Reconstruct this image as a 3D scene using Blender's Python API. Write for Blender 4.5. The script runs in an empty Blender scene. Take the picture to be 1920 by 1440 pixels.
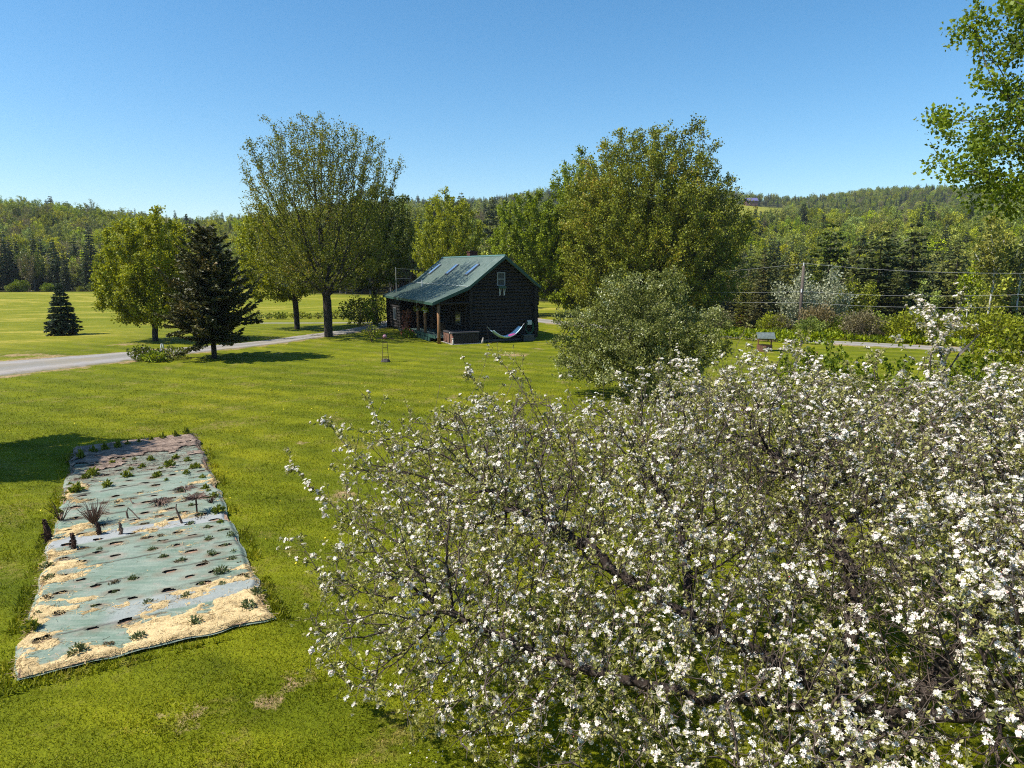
import bpy, math, random
import numpy as np
from math import radians as R, sin, cos, pi
random.seed(7)
S = bpy.context.scene
# ------------------------------------------------------------ camera, sky, sun, exposure
HC = 5.5; PITCH = math.atan(220 / 1280)
cam = bpy.data.objects.new("camera", bpy.data.cameras.new("camera")); S.collection.objects.link(cam)
cam.location = (0, 0, HC); cam.rotation_euler = (pi / 2 - PITCH, 0, 0)
cam.data.sensor_width = 36; cam.data.lens = 24; cam.data.clip_end = 6000; cam.data.clip_start = 0.1
S.camera = cam
S.view_settings.view_transform = 'Standard'; S.view_settings.look = 'None'
S.view_settings.exposure = 0.62; S.view_settings.gamma = 1
SUN_EL = R(52); SUN_AZ = R(-106)          # azimuth from +Y towards +X: the sun stands to the left, a little behind
W = bpy.data.worlds.new("World"); S.world = W; W.use_nodes = True
nt = W.node_tree; bg = nt.nodes['Background']
sky = nt.nodes.new('ShaderNodeTexSky'); sky.sky_type = 'NISHITA'; sky.sun_disc = False
sky.sun_elevation = SUN_EL; sky.sun_rotation = SUN_AZ; sky.altitude = 300; sky.air_density = 1.0; sky.dust_density = 0.5; sky.ozone_density = 3.0
hsv = nt.nodes.new('ShaderNodeHueSaturation'); hsv.inputs['Saturation'].default_value = 1.27; hsv.inputs['Hue'].default_value = .493; nt.links.new(sky.outputs[0], hsv.inputs['Color'])
nt.links.new(hsv.outputs[0], bg.inputs[0]); bg.inputs[1].default_value = 0.113
sl = bpy.data.lights.new("sun", 'SUN'); sl.energy = 5.0; sl.angle = R(0.53); sl.color = (1, 0.95, 0.86)
so = bpy.data.objects.new("sun", sl); S.collection.objects.link(so)
from mathutils import Vector
sdir = Vector((sin(SUN_AZ) * cos(SUN_EL), cos(SUN_AZ) * cos(SUN_EL), sin(SUN_EL)))
so.rotation_euler = sdir.to_track_quat('Z', 'Y').to_euler(); so.location = (-30, 0, 60)
S.cycles.max_bounces = 6; S.cycles.diffuse_bounces = 3; S.cycles.transmission_bounces = 4; S.cycles.transparent_max_bounces = 6
S.cycles.caustics_reflective = False; S.cycles.caustics_refractive = False
S.render.film_transparent = False; S.cycles.filter_width = 1.1; S.cycles.use_denoising = False; S.cycles.sample_clamp_direct = 2.0; S.cycles.sample_clamp_indirect = 2.0

# ------------------------------------------------------------ helpers
def link(o): S.collection.objects.link(o); return o
def tag(o, label=None, cat=None, group=None, kind=None):
    for k, v in (('label', label), ('category', cat), ('group', group), ('kind', kind)):
        if v: o[k] = v
    return o
def empty(name, loc, label=None, cat=None, group=None, rz=0):
    o = bpy.data.objects.new(name, None); o.location = loc; o.rotation_euler.z = rz; link(o)
    return tag(o, label, cat, group)
def mesh_np(name, groups, mats, smooth=False):
    """groups: list of (verts Nx3, faces MxK, material index or array)"""
    vs, loops, starts, totals, mi = [], [], [], [], []
    off = 0; lo = 0
    for V, F, m in groups:
        V = np.asarray(V, np.float32).reshape(-1, 3); F = np.asarray(F, np.int64)
        if len(F) == 0: continue
        k = F.shape[1]
        vs.append(V); loops.append((F + off).ravel()); starts.append(lo + np.arange(len(F)) * k); totals.append(np.full(len(F), k))
        mi.append(np.full(len(F), m) if np.isscalar(m) else np.asarray(m)); off += len(V); lo += len(F) * k
    me = bpy.data.meshes.new(name)
    if vs:
        V = np.concatenate(vs); L = np.concatenate(loops); st = np.concatenate(starts); tt = np.concatenate(totals); mi = np.concatenate(mi)
        me.vertices.add(len(V)); me.vertices.foreach_set('co', V.ravel())
        me.loops.add(len(L)); me.loops.foreach_set('vertex_index', L.astype(np.int32))
        me.polygons.add(len(st)); me.polygons.foreach_set('loop_start', st.astype(np.int32)); me.polygons.foreach_set('loop_total', tt.astype(np.int32))
        me.polygons.foreach_set('material_index', mi.astype(np.int32))
        if smooth: me.polygons.foreach_set('use_smooth', np.ones(len(st), bool))
    for m in mats: me.materials.append(m)
    me.update(calc_edges=True)
    return me
def obj(name, me, parent=None):
    o = bpy.data.objects.new(name, me); link(o)
    if parent is not None: o.parent = parent
    return o
class MB:
    """collects boxes, tubes and polygons into one mesh"""
    def __init__(s): s.v = []; s.f = []; s.m = []
    def add(s, V, F, m=0):
        o = len(s.v); s.v += [tuple(map(float, p)) for p in V]; s.f += [tuple(i + o for i in f) for f in F]; s.m += [m] * len(F)
    def box(s, a, b, m=0):
        x0, y0, z0 = a; x1, y1, z1 = b
        s.add([(x0,y0,z0),(x1,y0,z0),(x1,y1,z0),(x0,y1,z0),(x0,y0,z1),(x1,y0,z1),(x1,y1,z1),(x0,y1,z1)],
              [(0,3,2,1),(4,5,6,7),(0,1,5,4),(1,2,6,5),(2,3,7,6),(3,0,4,7)], m)
    def prism(s, poly, d, m=0):
        """polygon (list of 3d points) extruded by vector d"""
        n = len(poly); d = Vector(d); P = [Vector(p) for p in poly]
        s.add(P + [p + d for p in P], [tuple(range(n))[::-1], tuple(range(n, 2 * n))] + [(i, (i + 1) % n, (i + 1) % n + n, i + n) for i in range(n)], m)
    def tube(s, pts, r, n=8, m=0, cap=True):
        pts = [Vector(p) for p in pts]; rr = r if isinstance(r, (list, tuple)) else [r] * len(pts)
        V = []; F = []
        for i, p in enumerate(pts):
            d = (pts[min(i + 1, len(pts) - 1)] - pts[max(i - 1, 0)])
            d = d.normalized() if d.length > 1e-9 else Vector((0, 0, 1))
            a = Vector((0, 0, 1)) if abs(d.z) < .9 else Vector((1, 0, 0)); u = d.cross(a).normalized(); w = d.cross(u)
            V += [p + (u * cos(2 * pi * k / n) + w * sin(2 * pi * k / n)) * rr[i] for k in range(n)]
        for i in range(len(pts) - 1):
            F += [(i * n + k, i * n + (k + 1) % n, (i + 1) * n + (k + 1) % n, (i + 1) * n + k) for k in range(n)]
        if cap: F += [tuple(range(n))[::-1], tuple(range((len(pts) - 1) * n, len(pts) * n))]
        s.add(V, F, m)
    def ball(s, c, r, n=8, m=0, sq=(1, 1, 1), jit=0, half=False):
        V = []; F = []; rings = n // 2 + 1
        for i in range(rings + 1):
            th = (pi / 2 if half else pi) * i / rings
            for k in range(n):
                q = r * (1 + (random.random() - .5) * jit)
                V.append((c[0] + q * sq[0] * sin(th) * cos(2 * pi * k / n), c[1] + q * sq[1] * sin(th) * sin(2 * pi * k / n), c[2] + q * sq[2] * cos(th)))
        for i in range(rings):
            F += [(i * n + k, (i + 1) * n + k, (i + 1) * n + (k + 1) % n, i * n + (k + 1) % n) for k in range(n)]
        s.add(V, F, m)
    def build(s, name, mats, parent=None, smooth=False, bevel=0):
        me = bpy.data.meshes.new(name); me.from_pydata(s.v, [], s.f)
        for m in (mats if isinstance(mats, list) else [mats]): me.materials.append(m)
        me.polygons.foreach_set('material_index', s.m)
        if smooth: me.polygons.foreach_set('use_smooth', [True] * len(s.f))
        me.update(); o = obj(name, me, parent)
        if bevel:
            b = o.modifiers.new('bevel', 'BEVEL'); b.width = bevel; b.segments = 2; b.limit_method = 'ANGLE'
        return o
# value noise
def hash2(ix, iy, seed):
    h = (ix * 374761393 + iy * 668265263 + seed * 974634777) & 0xffffffff
    h = ((h ^ (h >> 13)) * 1274126177) & 0xffffffff
    return ((h ^ (h >> 16)) & 0xffff) / 65535.0
def vnoise(x, y, seed=0):
    x = np.asarray(x, float); y = np.asarray(y, float)
    ix = np.floor(x).astype(np.int64); iy = np.floor(y).astype(np.int64); fx = x - ix; fy = y - iy
    fx = fx * fx * (3 - 2 * fx); fy = fy * fy * (3 - 2 * fy)
    a = hash2(ix, iy, seed); b = hash2(ix + 1, iy, seed); c = hash2(ix, iy + 1, seed); d = hash2(ix + 1, iy + 1, seed)
    return (a * (1 - fx) + b * fx) * (1 - fy) + (c * (1 - fx) + d * fx) * fy
def fbm(x, y, seed=0, o=4):
    s = 0; a = .5
    for i in range(o): s = s + a * vnoise(x * 2 ** i, y * 2 ** i, seed + i); a *= .5
    return s / (1 - .5 ** o)
def sst(x): x = np.clip(x, 0, 1); return x * x * (3 - 2 * x)

# ------------------------------------------------------------ terrain
def terrain(x, y):
    x = np.asarray(x, float); y = np.asarray(y, float)
    r = np.hypot(x, y) + 1e-6; az = np.degrees(np.arctan2(x, y))
    z = 0.16 * np.sin(x * .10 + 1.2) * np.sin(y * .085 + .6) * sst((r - 24) / 20)
    right = sst((az - 6) / 10) * (1 - sst((az - 95) / 30))
    z = z - 3.4 * right * sst((r - 56) / 34)
    z = z + (0.5 * np.sin(r * .06 + az * .05)) * sst((-az - 10) / 10) * sst((r - 70) / 40)
    # hills: left (near) ridge and the long far ridge
    left = sst((-az - 14) / 12)
    rl = sst((r - 178) / 250)
    hl = (24 + 0.22 * np.clip(-az - 20, 0, 40) + 2 * np.sin(az * .31)) * rl + 4 * sst((r - 500) / 500)
    mid1 = 24 * sst((r - 150) / 230) + 5 * (fbm(x * .008, y * .008, 3) - .5) * sst((r - 150) / 100)
    far = 53 + 5 * np.exp(-((az - 6) / 6) ** 2) - 5 * sst((-az) / 10) + 3 * np.sin(az * .5) + 14 * (fbm(x * .006, y * .006, 13) - .5) + 10 * sst((az - 8) / 8)
    hf = mid1 + far * sst((r - 480) / 420)
    return z + left * hl + (1 - left) * hf
def T(x, y): return float(terrain(x, y))
def forest_start(az):
    az = np.asarray(az, float)
    return np.interp(az, [-180, -60, -22, -17, -3, 4, 9, 13, 20, 40, 70, 110, 180], [120, 180, 181, 140, 128, 108, 94, 86, 76, 67, 67, 90, 120])
def ray(px, py):
    a = (px - 960) / 1280; b = -(py - 720) / 1280
    return np.array([a, cos(PITCH) + b * sin(PITCH), -sin(PITCH) + b * cos(PITCH)])
def G(px, py, z=None):
    """ground point seen at a picture position"""
    d = ray(px, py); zz = 0 if z is None else z
    for _ in range(12):
        t = (zz - HC) / d[2]; p = d * t
        if z is not None: break
        zz = T(p[0], p[1])
    return Vector((p[0], p[1], zz))
def at(px, py, D): d = ray(px, py); return Vector((d[0] / d[1] * D, D, HC + d[2] / d[1] * D))
def onground(x, y, dz=0): return (x, y, T(x, y) + dz)

HAZ = math.degrees(math.atan2((1403 - 960) / 1280, cos(PITCH) + .2 * sin(PITCH)))
HR = 200.
while (T(HR * sin(R(HAZ)), HR * cos(R(HAZ))) + 3.5 - HC) / (HR * cos(R(HAZ))) < (500 - 383) / 1299 and HR < 880: HR += 4
HOUSE = (HR * sin(R(HAZ)), HR * cos(R(HAZ)))
# driveway centreline (a loop past the maples, behind the cabin and out to the right)
drive_pts = [(-52, 19, 7), (-40, 26.5, 7.5), (-31, 33.6, 8.0), (-26.3, 38.0, 6.0), (-21.9, 43.3, 3.7), (-18.2, 48.2, 2.3), (-15.6, 54.5, 2.2), (-13.2, 61, 2.4), (-11.5, 70, 3.0), (-8, 77.5, 3.2),
             (-2, 76, 3.2), (4.5, 68.0, 2.8), (12, 60, 2.0), (19, 53, 2.0), (26, 47.2, 2.4), (33, 41.8, 2.6), (45, 34, 3.0), (60, 25, 3.2)]
def catmull(pts, n=26):
    P = np.array([pts[0]] + list(pts) + [pts[-1]], float); out = []
    for i in range(1, len(P) - 2):
        for t in np.linspace(0, 1, n, endpoint=False):
            a, b, c, d = P[i - 1:i + 3]
            out.append(.5 * ((2 * b) + (-a + c) * t + (2 * a - 5 * b + 4 * c - d) * t * t + (-a + 3 * b - 3 * c + d) * t ** 3))
    out.append(P[-2]); return np.array(out)
DRIVE = catmull(drive_pts)
TRACK = catmull([(-30, 67.0, .3), (-27, 67.5, .6), (-19, 67.6, .7), (-11.5, 68, .7)])
def dist_path(x, y, path):
    x = np.asarray(x, float).ravel(); y = np.asarray(y, float).ravel(); d = np.full(x.shape, 1e9)
    for p in path: d = np.minimum(d, np.hypot(x - p[0], y - p[1]) - p[2] / 2)
    return d
# garden bed frame: a along its length, b across
BN = np.array([-6.67, 8.29]); BA = np.array([-.487, .873]); BB = np.array([.865, .502]); BL, BW = 13.6, 3.35
def bed(a, b): return BN + BA * a + BB * b
def bed_inv(x, y):
    M = np.linalg.inv(np.array([BA, BB]).T); q = np.stack([np.asarray(x) - BN[0], np.asarray(y) - BN[1]], -1) @ M.T; return q[..., 0], q[..., 1]

# ------------------------------------------------------------ materials
def newmat(name):
    m = bpy.data.materials.new(name); m.use_nodes = True; n = m.node_tree; p = n.nodes['Principled BSDF']; p.inputs['Specular IOR Level'].default_value = .3
    return m, n, p
def N(n, t, **kw):
    x = n.nodes.new(t)
    for k, v in kw.items(): setattr(x, k, v)
    return x
def ramp(n, fac, stops):
    r = N(n, 'ShaderNodeValToRGB'); e = r.color_ramp.elements
    while len(e) < len(stops): e.new(.5)
    for i, (p, c) in enumerate(stops): e[i].position = p; e[i].color = (*c, 1) if len(c) == 3 else c
    n.links.new(fac, r.inputs[0]); return r.outputs[0]
def noise(n, vec, scale, detail=4, rough=.55, dist=0):
    x = N(n, 'ShaderNodeTexNoise'); x.inputs['Scale'].default_value = scale; x.inputs['Detail'].default_value = detail; x.inputs['Roughness'].default_value = rough; x.inputs['Distortion'].default_value = dist
    if vec is not None: n.links.new(vec, x.inputs['Vector'])
    return x.outputs['Fac']
def mixc(n, f, a, b, mode='MIX'):
    x = N(n, 'ShaderNodeMix', data_type='RGBA', blend_type=mode)
    for s, v in ((0, f), (6, a), (7, b)):
        if isinstance(v, (int, float)): x.inputs[s].default_value = v
        elif isinstance(v, tuple): x.inputs[s].default_value = (*v, 1)
        else: n.links.new(v, x.inputs[s])
    return x.outputs[2]
def mathn(n, op, a, b=0, c=None):
    x = N(n, 'ShaderNodeMath', operation=op); x.use_clamp = False
    for s, v in ((0, a), (1, b), (2, c)):
        if v is None: continue
        if isinstance(v, (int, float)): x.inputs[s].default_value = v
        else: n.links.new(v, x.inputs[s])
    return x.outputs[0]
def bump(n, p, h, strength=.4, dist=.02):
    b = N(n, 'ShaderNodeBump'); b.inputs['Strength'].default_value = strength; b.inputs['Distance'].default_value = dist
    n.links.new(h, b.inputs['Height']); n.links.new(b.outputs[0], p.inputs['Normal'])
def mapping(n, vec, sc=(1, 1, 1), rot=(0, 0, 0)):
    m = N(n, 'ShaderNodeMapping'); m.inputs['Scale'].default_value = sc; m.inputs['Rotation'].default_value = rot; n.links.new(vec, m.inputs['Vector']); return m.outputs[0]
def plain(name, col, rough=.8, var=.15, scale=8, metal=0, bmp=0, spec=.3):
    m, n, p = newmat(name); tc = N(n, 'ShaderNodeTexCoord').outputs['Object']
    f = noise(n, tc, scale, 5, .6)
    lo = tuple(c * (1 - var) for c in col); hi = tuple(min(1, c * (1 + var)) for c in col)
    n.links.new(ramp(n, f, [(.3, lo), (.7, hi)]), p.inputs['Base Color'])
    p.inputs['Roughness'].default_value = rough; p.inputs['Metallic'].default_value = metal; p.inputs['Specular IOR Level'].default_value = spec
    if bmp: bump(n, p, f, bmp)
    return m
def leafmat(name, c1, c2, c3=None, trans=.35, objvar=.0, rough=.5, clump=.5, spec=.25, tint=(1.25, 1.15, .6)):
    """leaves: colour varies leaf by leaf and clump by clump; light passes through"""
    m, n, p = newmat(name); geo = N(n, 'ShaderNodeNewGeometry'); tc = N(n, 'ShaderNodeTexCoord').outputs['Object']
    f = geo.outputs['Random Per Island']
    g = noise(n, tc, clump, 2)
    g2 = N(n, 'ShaderNodeMapRange'); n.links.new(g, g2.inputs[0]); g2.inputs[1].default_value = .35; g2.inputs[2].default_value = .65
    k = mathn(n, 'ADD', mathn(n, 'MULTIPLY', f, .55), mathn(n, 'MULTIPLY', g2.outputs[0], .45))
    st = [(0.1, c1), (.75, c2)] + ([(1, c3)] if c3 else [])
    col = ramp(n, k, st)
    if objvar:
        oi = N(n, 'ShaderNodeObjectInfo').outputs['Random']
        hs = N(n, 'ShaderNodeHueSaturation'); n.links.new(col, hs.inputs['Color'])
        mr = N(n, 'ShaderNodeMapRange'); n.links.new(oi, mr.inputs[0]); mr.inputs[3].default_value = .5 - objvar * .022; mr.inputs[4].default_value = .5 + objvar * .03
        n.links.new(mr.outputs[0], hs.inputs['Hue'])
        oi2 = mathn(n, 'FRACT', mathn(n, 'MULTIPLY', oi, 7.31))
        mr2 = N(n, 'ShaderNodeMapRange'); n.links.new(oi2, mr2.inputs[0]); mr2.inputs[3].default_value = 1 - objvar * .38; mr2.inputs[4].default_value = 1 + objvar * .5
        n.links.new(mr2.outputs[0], hs.inputs['Value']); 
        oi3 = mathn(n, 'FRACT', mathn(n, 'MULTIPLY', oi, 13.7))
        mr3 = N(n, 'ShaderNodeMapRange'); n.links.new(oi3, mr3.inputs[0]); mr3.inputs[3].default_value = 1 - objvar * .22; mr3.inputs[4].default_value = 1.1
        n.links.new(mr3.outputs[0], hs.inputs['Saturation']); col = hs.outputs[0]
    n.links.new(col, p.inputs['Base Color']); p.inputs['Roughness'].default_value = rough; p.inputs['Specular IOR Level'].default_value = spec
    if trans:
        tr = N(n, 'ShaderNodeBsdfTranslucent'); n.links.new(mixc(n, 1.0, col, tint, 'MULTIPLY'), tr.inputs[0])
        mx = N(n, 'ShaderNodeMixShader'); mx.inputs[0].default_value = trans
        n.links.new(p.outputs[0], mx.inputs[1]); n.links.new(tr.outputs[0], mx.inputs[2]); n.links.new(mx.outputs[0], n.nodes['Material Output'].inputs[0])
    return m
def barkmat(name, c1, c2, scale=6, lich=None):
    m, n, p = newmat(name); tc = N(n, 'ShaderNodeTexCoord').outputs['Object']
    f = noise(n, mapping(n, tc, (1, 1, .25)), scale, 6, .65)
    col = ramp(n, f, [(.35, c1), (.65, c2)])
    if lich: col = mixc(n, ramp(n, noise(n, tc, scale * 1.7, 3), [(.56, (0, 0, 0)), (.66, (1, 1, 1))]), col, lich)
    n.links.new(col, p.inputs['Base Color']); p.inputs['Roughness'].default_value = .9; bump(n, p, f, .5, .02); return m

def grass_color(n):
    """shared by the ground sheet and the blades standing on it (world position)"""
    pos = N(n, 'ShaderNodeNewGeometry').outputs['Position']
    big = noise(n, pos, .13, 3, .5); mid = noise(n, pos, .9, 5, .62, .6); fine = noise(n, pos, 7, 3, .6)
    col = ramp(n, big, [(.34, (.104, .130, .004)), (.5, (.153, .174, .005)), (.64, (.222, .220, .007))])
    col = mixc(n, ramp(n, mid, [(.36, (1, 1, 1)), (.58, (0, 0, 0))]), col, (.112, .130, .004))
    # mower passes: long soft streaks
    st = noise(n, mapping(n, pos, (.35, 1.3, 1), (0, 0, R(-24))), 1.0, 5, .65, 1.2)
    col = mixc(n, ramp(n, st, [(.42, (0, 0, 0)), (.62, (.45, .45, .45))]), col, (.225, .238, .010))
    wv = N(n, 'ShaderNodeTexWave', bands_direction='X', wave_profile='SIN'); wv.inputs['Scale'].default_value = .17; wv.inputs['Distortion'].default_value = 2.2; wv.inputs['Detail'].default_value = 2; wv.inputs['Detail Scale'].default_value = .35
    n.links.new(mapping(n, pos, (1, 1, 1), (0, 0, R(-62))), wv.inputs['Vector']); col = mixc(n, 1.0, col, ramp(n, wv.outputs['Fac'], [(.2, (.88, .90, .9)), (.8, (1.14, 1.10, 1.0))]), 'MULTIPLY')
    # thin, dry places
    dry = mathn(n, 'MULTIPLY', ramp(n, noise(n, pos, .55, 5, .65, .5), [(.53, (0, 0, 0)), (.68, (1, 1, 1))]), ramp(n, fine, [(.42, (0, 0, 0)), (.62, (1, 1, 1))]))
    col = mixc(n, mathn(n, 'MULTIPLY', dry, .8), col, (.33, .245, .08))
    return pos, col, fine
def make_ground_mat():
    m, n, p = newmat("grass_and_soil"); pos, lawn, fine = grass_color(n)
    at = N(n, 'ShaderNodeAttribute', attribute_name='zone'); sep = N(n, 'ShaderNodeSeparateColor'); n.links.new(at.outputs['Color'], sep.inputs[0])
    tiny = noise(n, pos, 38, 2, .7)
    lawn = mixc(n, ramp(n, tiny, [(.40, (.65, .65, .65)), (.62, (0, 0, 0))]), lawn, mixc(n, 1.0, lawn, (.45, .52, .5), 'MULTIPLY'))
    # mown hay field: tan and green bands
    fb = noise(n, mapping(n, pos, (.05, .16, 1), (0, 0, R(14))), 1, 6, .68, 1.5)
    field = ramp(n, fb, [(.34, (.135, .155, .007)), (.5, (.215, .21, .014)), (.60, (.36, .30, .05))])
    field = mixc(n, ramp(n, noise(n, pos, 1.6, 5, .7), [(.4, (.5, .5, .5)), (.6, (0, 0, 0))]), field, (.11, .135, .008))
    col = mixc(n, sep.outputs[1], lawn, field)
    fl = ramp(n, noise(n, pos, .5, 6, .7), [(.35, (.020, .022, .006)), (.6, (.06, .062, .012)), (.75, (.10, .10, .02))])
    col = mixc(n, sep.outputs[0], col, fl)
    # bare tan patches
    bare = ramp(n, fine, [(.3, (.20, .13, .06)), (.7, (.40, .29, .15))])
    brk = ramp(n, mathn(n, 'ADD', sep.outputs[2], mathn(n, 'MULTIPLY', mathn(n, 'SUBTRACT', noise(n, pos, 2.2, 5, .75), .5), 1.6)), [(.42, (0, 0, 0)), (.62, (1, 1, 1))])
    col = mixc(n, brk, col, bare)
    n.links.new(col, p.inputs['Base Color']); p.inputs['Roughness'].default_value = .95; p.inputs['Specular IOR Level'].default_value = .1
    b = N(n, 'ShaderNodeBump'); b.inputs['Strength'].default_value = .7; b.inputs['Distance'].default_value = .05
    n.links.new(mathn(n, 'ADD', noise(n, pos, 22, 3, .7), mathn(n, 'MULTIPLY', noise(n, pos, 2.5, 4, .6), 2.2)), b.inputs['Height']); n.links.new(b.outputs[0], p.inputs['Normal'])
    return m
M_ground = make_ground_mat()
def gravel_mat():
    m, n, p = newmat("gravel"); pos = N(n, 'ShaderNodeNewGeometry').outputs['Position']
    a = noise(n, pos, 14, 5, .75); b = noise(n, pos, .5, 4, .6)
    col = ramp(n, a, [(.3, (.17, .16, .15)), (.7, (.35, .325, .31))]); col = mixc(n, ramp(n, b, [(.45, (0, 0, 0)), (.7, (.8, .8, .8))]), col, (.30, .25, .19))
    at = N(n, 'ShaderNodeAttribute', attribute_name='across'); sp = N(n, 'ShaderNodeSeparateColor'); n.links.new(at.outputs['Color'], sp.inputs[0])
    t_ = mathn(n, 'ADD', sp.outputs[0], mathn(n, 'MULTIPLY', mathn(n, 'SUBTRACT', noise(n, pos, 1.3, 5, .7), .5), .55))
    col = mixc(n, 1.0, col, ramp(n, t_, [(.05, (.80, .80, .72)), (.3, (.86, .86, .80)), (.5, (1.12, 1.12, 1.12)), (.75, (.95, .93, .9)), (.9, (.72, .68, .55))]), 'MULTIPLY')
    col = mixc(n, ramp(n, t_, [(.86, (0, 0, 0)), (.98, (1, 1, 1))]), col, (.13, .13, .02))
    n.links.new(col, p.inputs['Base Color']); p.inputs['Roughness'].default_value = .95; bump(n, p, a, .5, .03); return m
M_gravel = gravel_mat()

# ------------------------------------------------------------ ground sheet, driveway, track
def build_ground():
    az = np.concatenate([np.arange(-180, -46, 1.5), np.arange(-46, 46, .3), np.arange(46, 180, 1.5)]); nr = 230
    r = np.concatenate([[.0, 1.2], 2.0 * (1300 / 2.0) ** (np.linspace(0, 1, nr - 2))])
    A, Rr = np.meshgrid(np.radians(az), r); X = Rr * np.sin(A); Y = Rr * np.cos(A); Z = terrain(X, Y)
    na = len(az); i, j = np.meshgrid(np.arange(nr - 1), np.arange(na), indexing='ij'); j2 = (j + 1) % na
    F = np.stack([i * na + j, i * na + j2, (i + 1) * na + j2, (i + 1) * na + j], -1).reshape(-1, 4)
    me = mesh_np("ground", [(np.stack([X, Y, Z], -1).reshape(-1, 3), F, 0)], [M_ground], smooth=True)
    x = X.ravel(); y = Y.ravel(); rr = Rr.ravel(); azd = np.degrees(A.ravel())
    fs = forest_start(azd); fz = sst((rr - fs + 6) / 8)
    field = sst((rr - 62) / 25) * (azd < 10) + sst((-x - 26) / 10) * sst((y - 40) / 12)
    pas = (np.abs(azd - HAZ) < 2.6) & (rr > HR - 150) & (rr < HR + 8); fz[pas] = 0; field[pas] = 1
    field = np.clip(field, 0, 1)
    near = rr < 120; bare = np.zeros(len(x))
    dp = np.full(len(x), 99.); dp[near] = dist_path(x[near], y[near], DRIVE)
    bare = np.maximum(bare, .72 * np.exp(-(np.clip(dp, 0, 99) / .45) ** 2))
    for (px, py, rx, ry, w) in BARE:
        c = G(px, py, 0); bare = np.maximum(bare, w * np.exp(-((x - c.x) / rx) ** 2 - ((y - c.y) / ry) ** 2))
    ca = me.color_attributes.new('zone', 'FLOAT_COLOR', 'POINT')
    ca.data.foreach_set('color', np.stack([fz, field, bare, np.ones(len(x))], -1).astype(np.float32).ravel())
    return tag(obj("ground", me), kind='structure')
BARE = [(962, 661, 1.5, 1.0, .85), (700, 683, .8, .5, .7), (232, 650, 1.6, 1.6, .62), (880, 693, .5, .4, .6), (40, 670, 3.5, 1.2, .7), (850, 745, 1.0, .8, .55), (640, 930, .5, .8, .62), (560, 830, .6, .5, .5),
        (1150, 1370, .7, .5, .5), (490, 1310, .6, .35, .5), (330, 1350, .45, .35, .6), (560, 1270, .4, .3, .7), (1010, 650, 1.0, .4, .5), (930, 990, .4, .5, .55), (1555, 680, 1.2, .5, .6), (1440, 660, 1.5, .4, .5), (420, 1400, .5, .3, .45),
        (1060, 715, .9, .5, .6)]
build_ground()
def ribbon(name, path, mat, dz, seg=13):
    P = path[:, :2]; d = np.gradient(P, axis=0); d /= np.linalg.norm(d, axis=1)[:, None]; nrm = np.stack([d[:, 1], -d[:, 0]], -1)
    t = np.linspace(-.5, .5, seg); wob = (fbm(P[:, 0] * .6, P[:, 1] * .6, 5) - .5) * .9
    V = P[:, None, :] + nrm[:, None, :] * ((path[:, 2] + wob)[:, None, None] * t[None, :, None])
    Z = terrain(V[..., 0], V[..., 1]) + dz + .02 * (1 - (2 * t) ** 2)[None, :]
    Z[:, 0] -= .06; Z[:, -1] -= .06
    V = np.concatenate([V, Z[..., None]], -1); n = len(P); i, j = np.meshgrid(np.arange(n - 1), np.arange(seg - 1), indexing='ij')
    F = np.stack([i * seg + j, (i + 1) * seg + j, (i + 1) * seg + j + 1, i * seg + j + 1], -1).reshape(-1, 4)
    me = mesh_np(name, [(V.reshape(-1, 3), F, 0)], [mat], True); ca = me.color_attributes.new('across', 'FLOAT_COLOR', 'POINT'); tt = np.broadcast_to(np.abs(t)[None, :], (n, seg)).ravel()
    ca.data.foreach_set('color', np.stack([tt * 2, tt, tt, tt * 0 + 1], -1).astype(np.float32).ravel())
    return tag(obj(name, me), kind='structure')
ribbon("driveway", DRIVE, M_gravel, .035); ribbon("path", TRACK, M_gravel, .03, 5)

# ------------------------------------------------------------ plant machinery
def frames(d, rng):
    d = d / (np.linalg.norm(d, axis=1)[:, None] + 1e-9); a = rng.normal(size=d.shape); u = np.cross(d, a); u /= np.linalg.norm(u, axis=1)[:, None] + 1e-9
    return u, d, np.cross(u, d)
def instance(tv, tf, pos, dirs, size, rng, asp=1.0):
    """template: y runs along the direction"""
    u, d, w = frames(dirs, rng); s = np.broadcast_to(np.asarray(size, float), (len(pos),))
    tv = np.asarray(tv, float)
    V = pos[:, None, :] + s[:, None, None] * (tv[None, :, 0, None] * asp * u[:, None, :] + tv[None, :, 1, None] * d[:, None, :] + tv[None, :, 2, None] * w[:, None, :])
    F = np.asarray(tf)[None] + (np.arange(len(pos)) * len(tv))[:, None, None]
    return V.reshape(-1, 3), F.reshape(-1, len(tf[0]))
LEAF_V = [(0, 0, 0), (.30, .45, .10), (0, 1, -.06), (-.30, .45, .10)]; LEAF_F = [(0, 1, 2), (0, 2, 3)]
NEED_V = [(-.5, 0, 0), (.5, 0, 0), (.28, 1, -.1), (-.28, .8, -.05)]; NEED_F = [(0, 1, 2, 3)]
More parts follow.
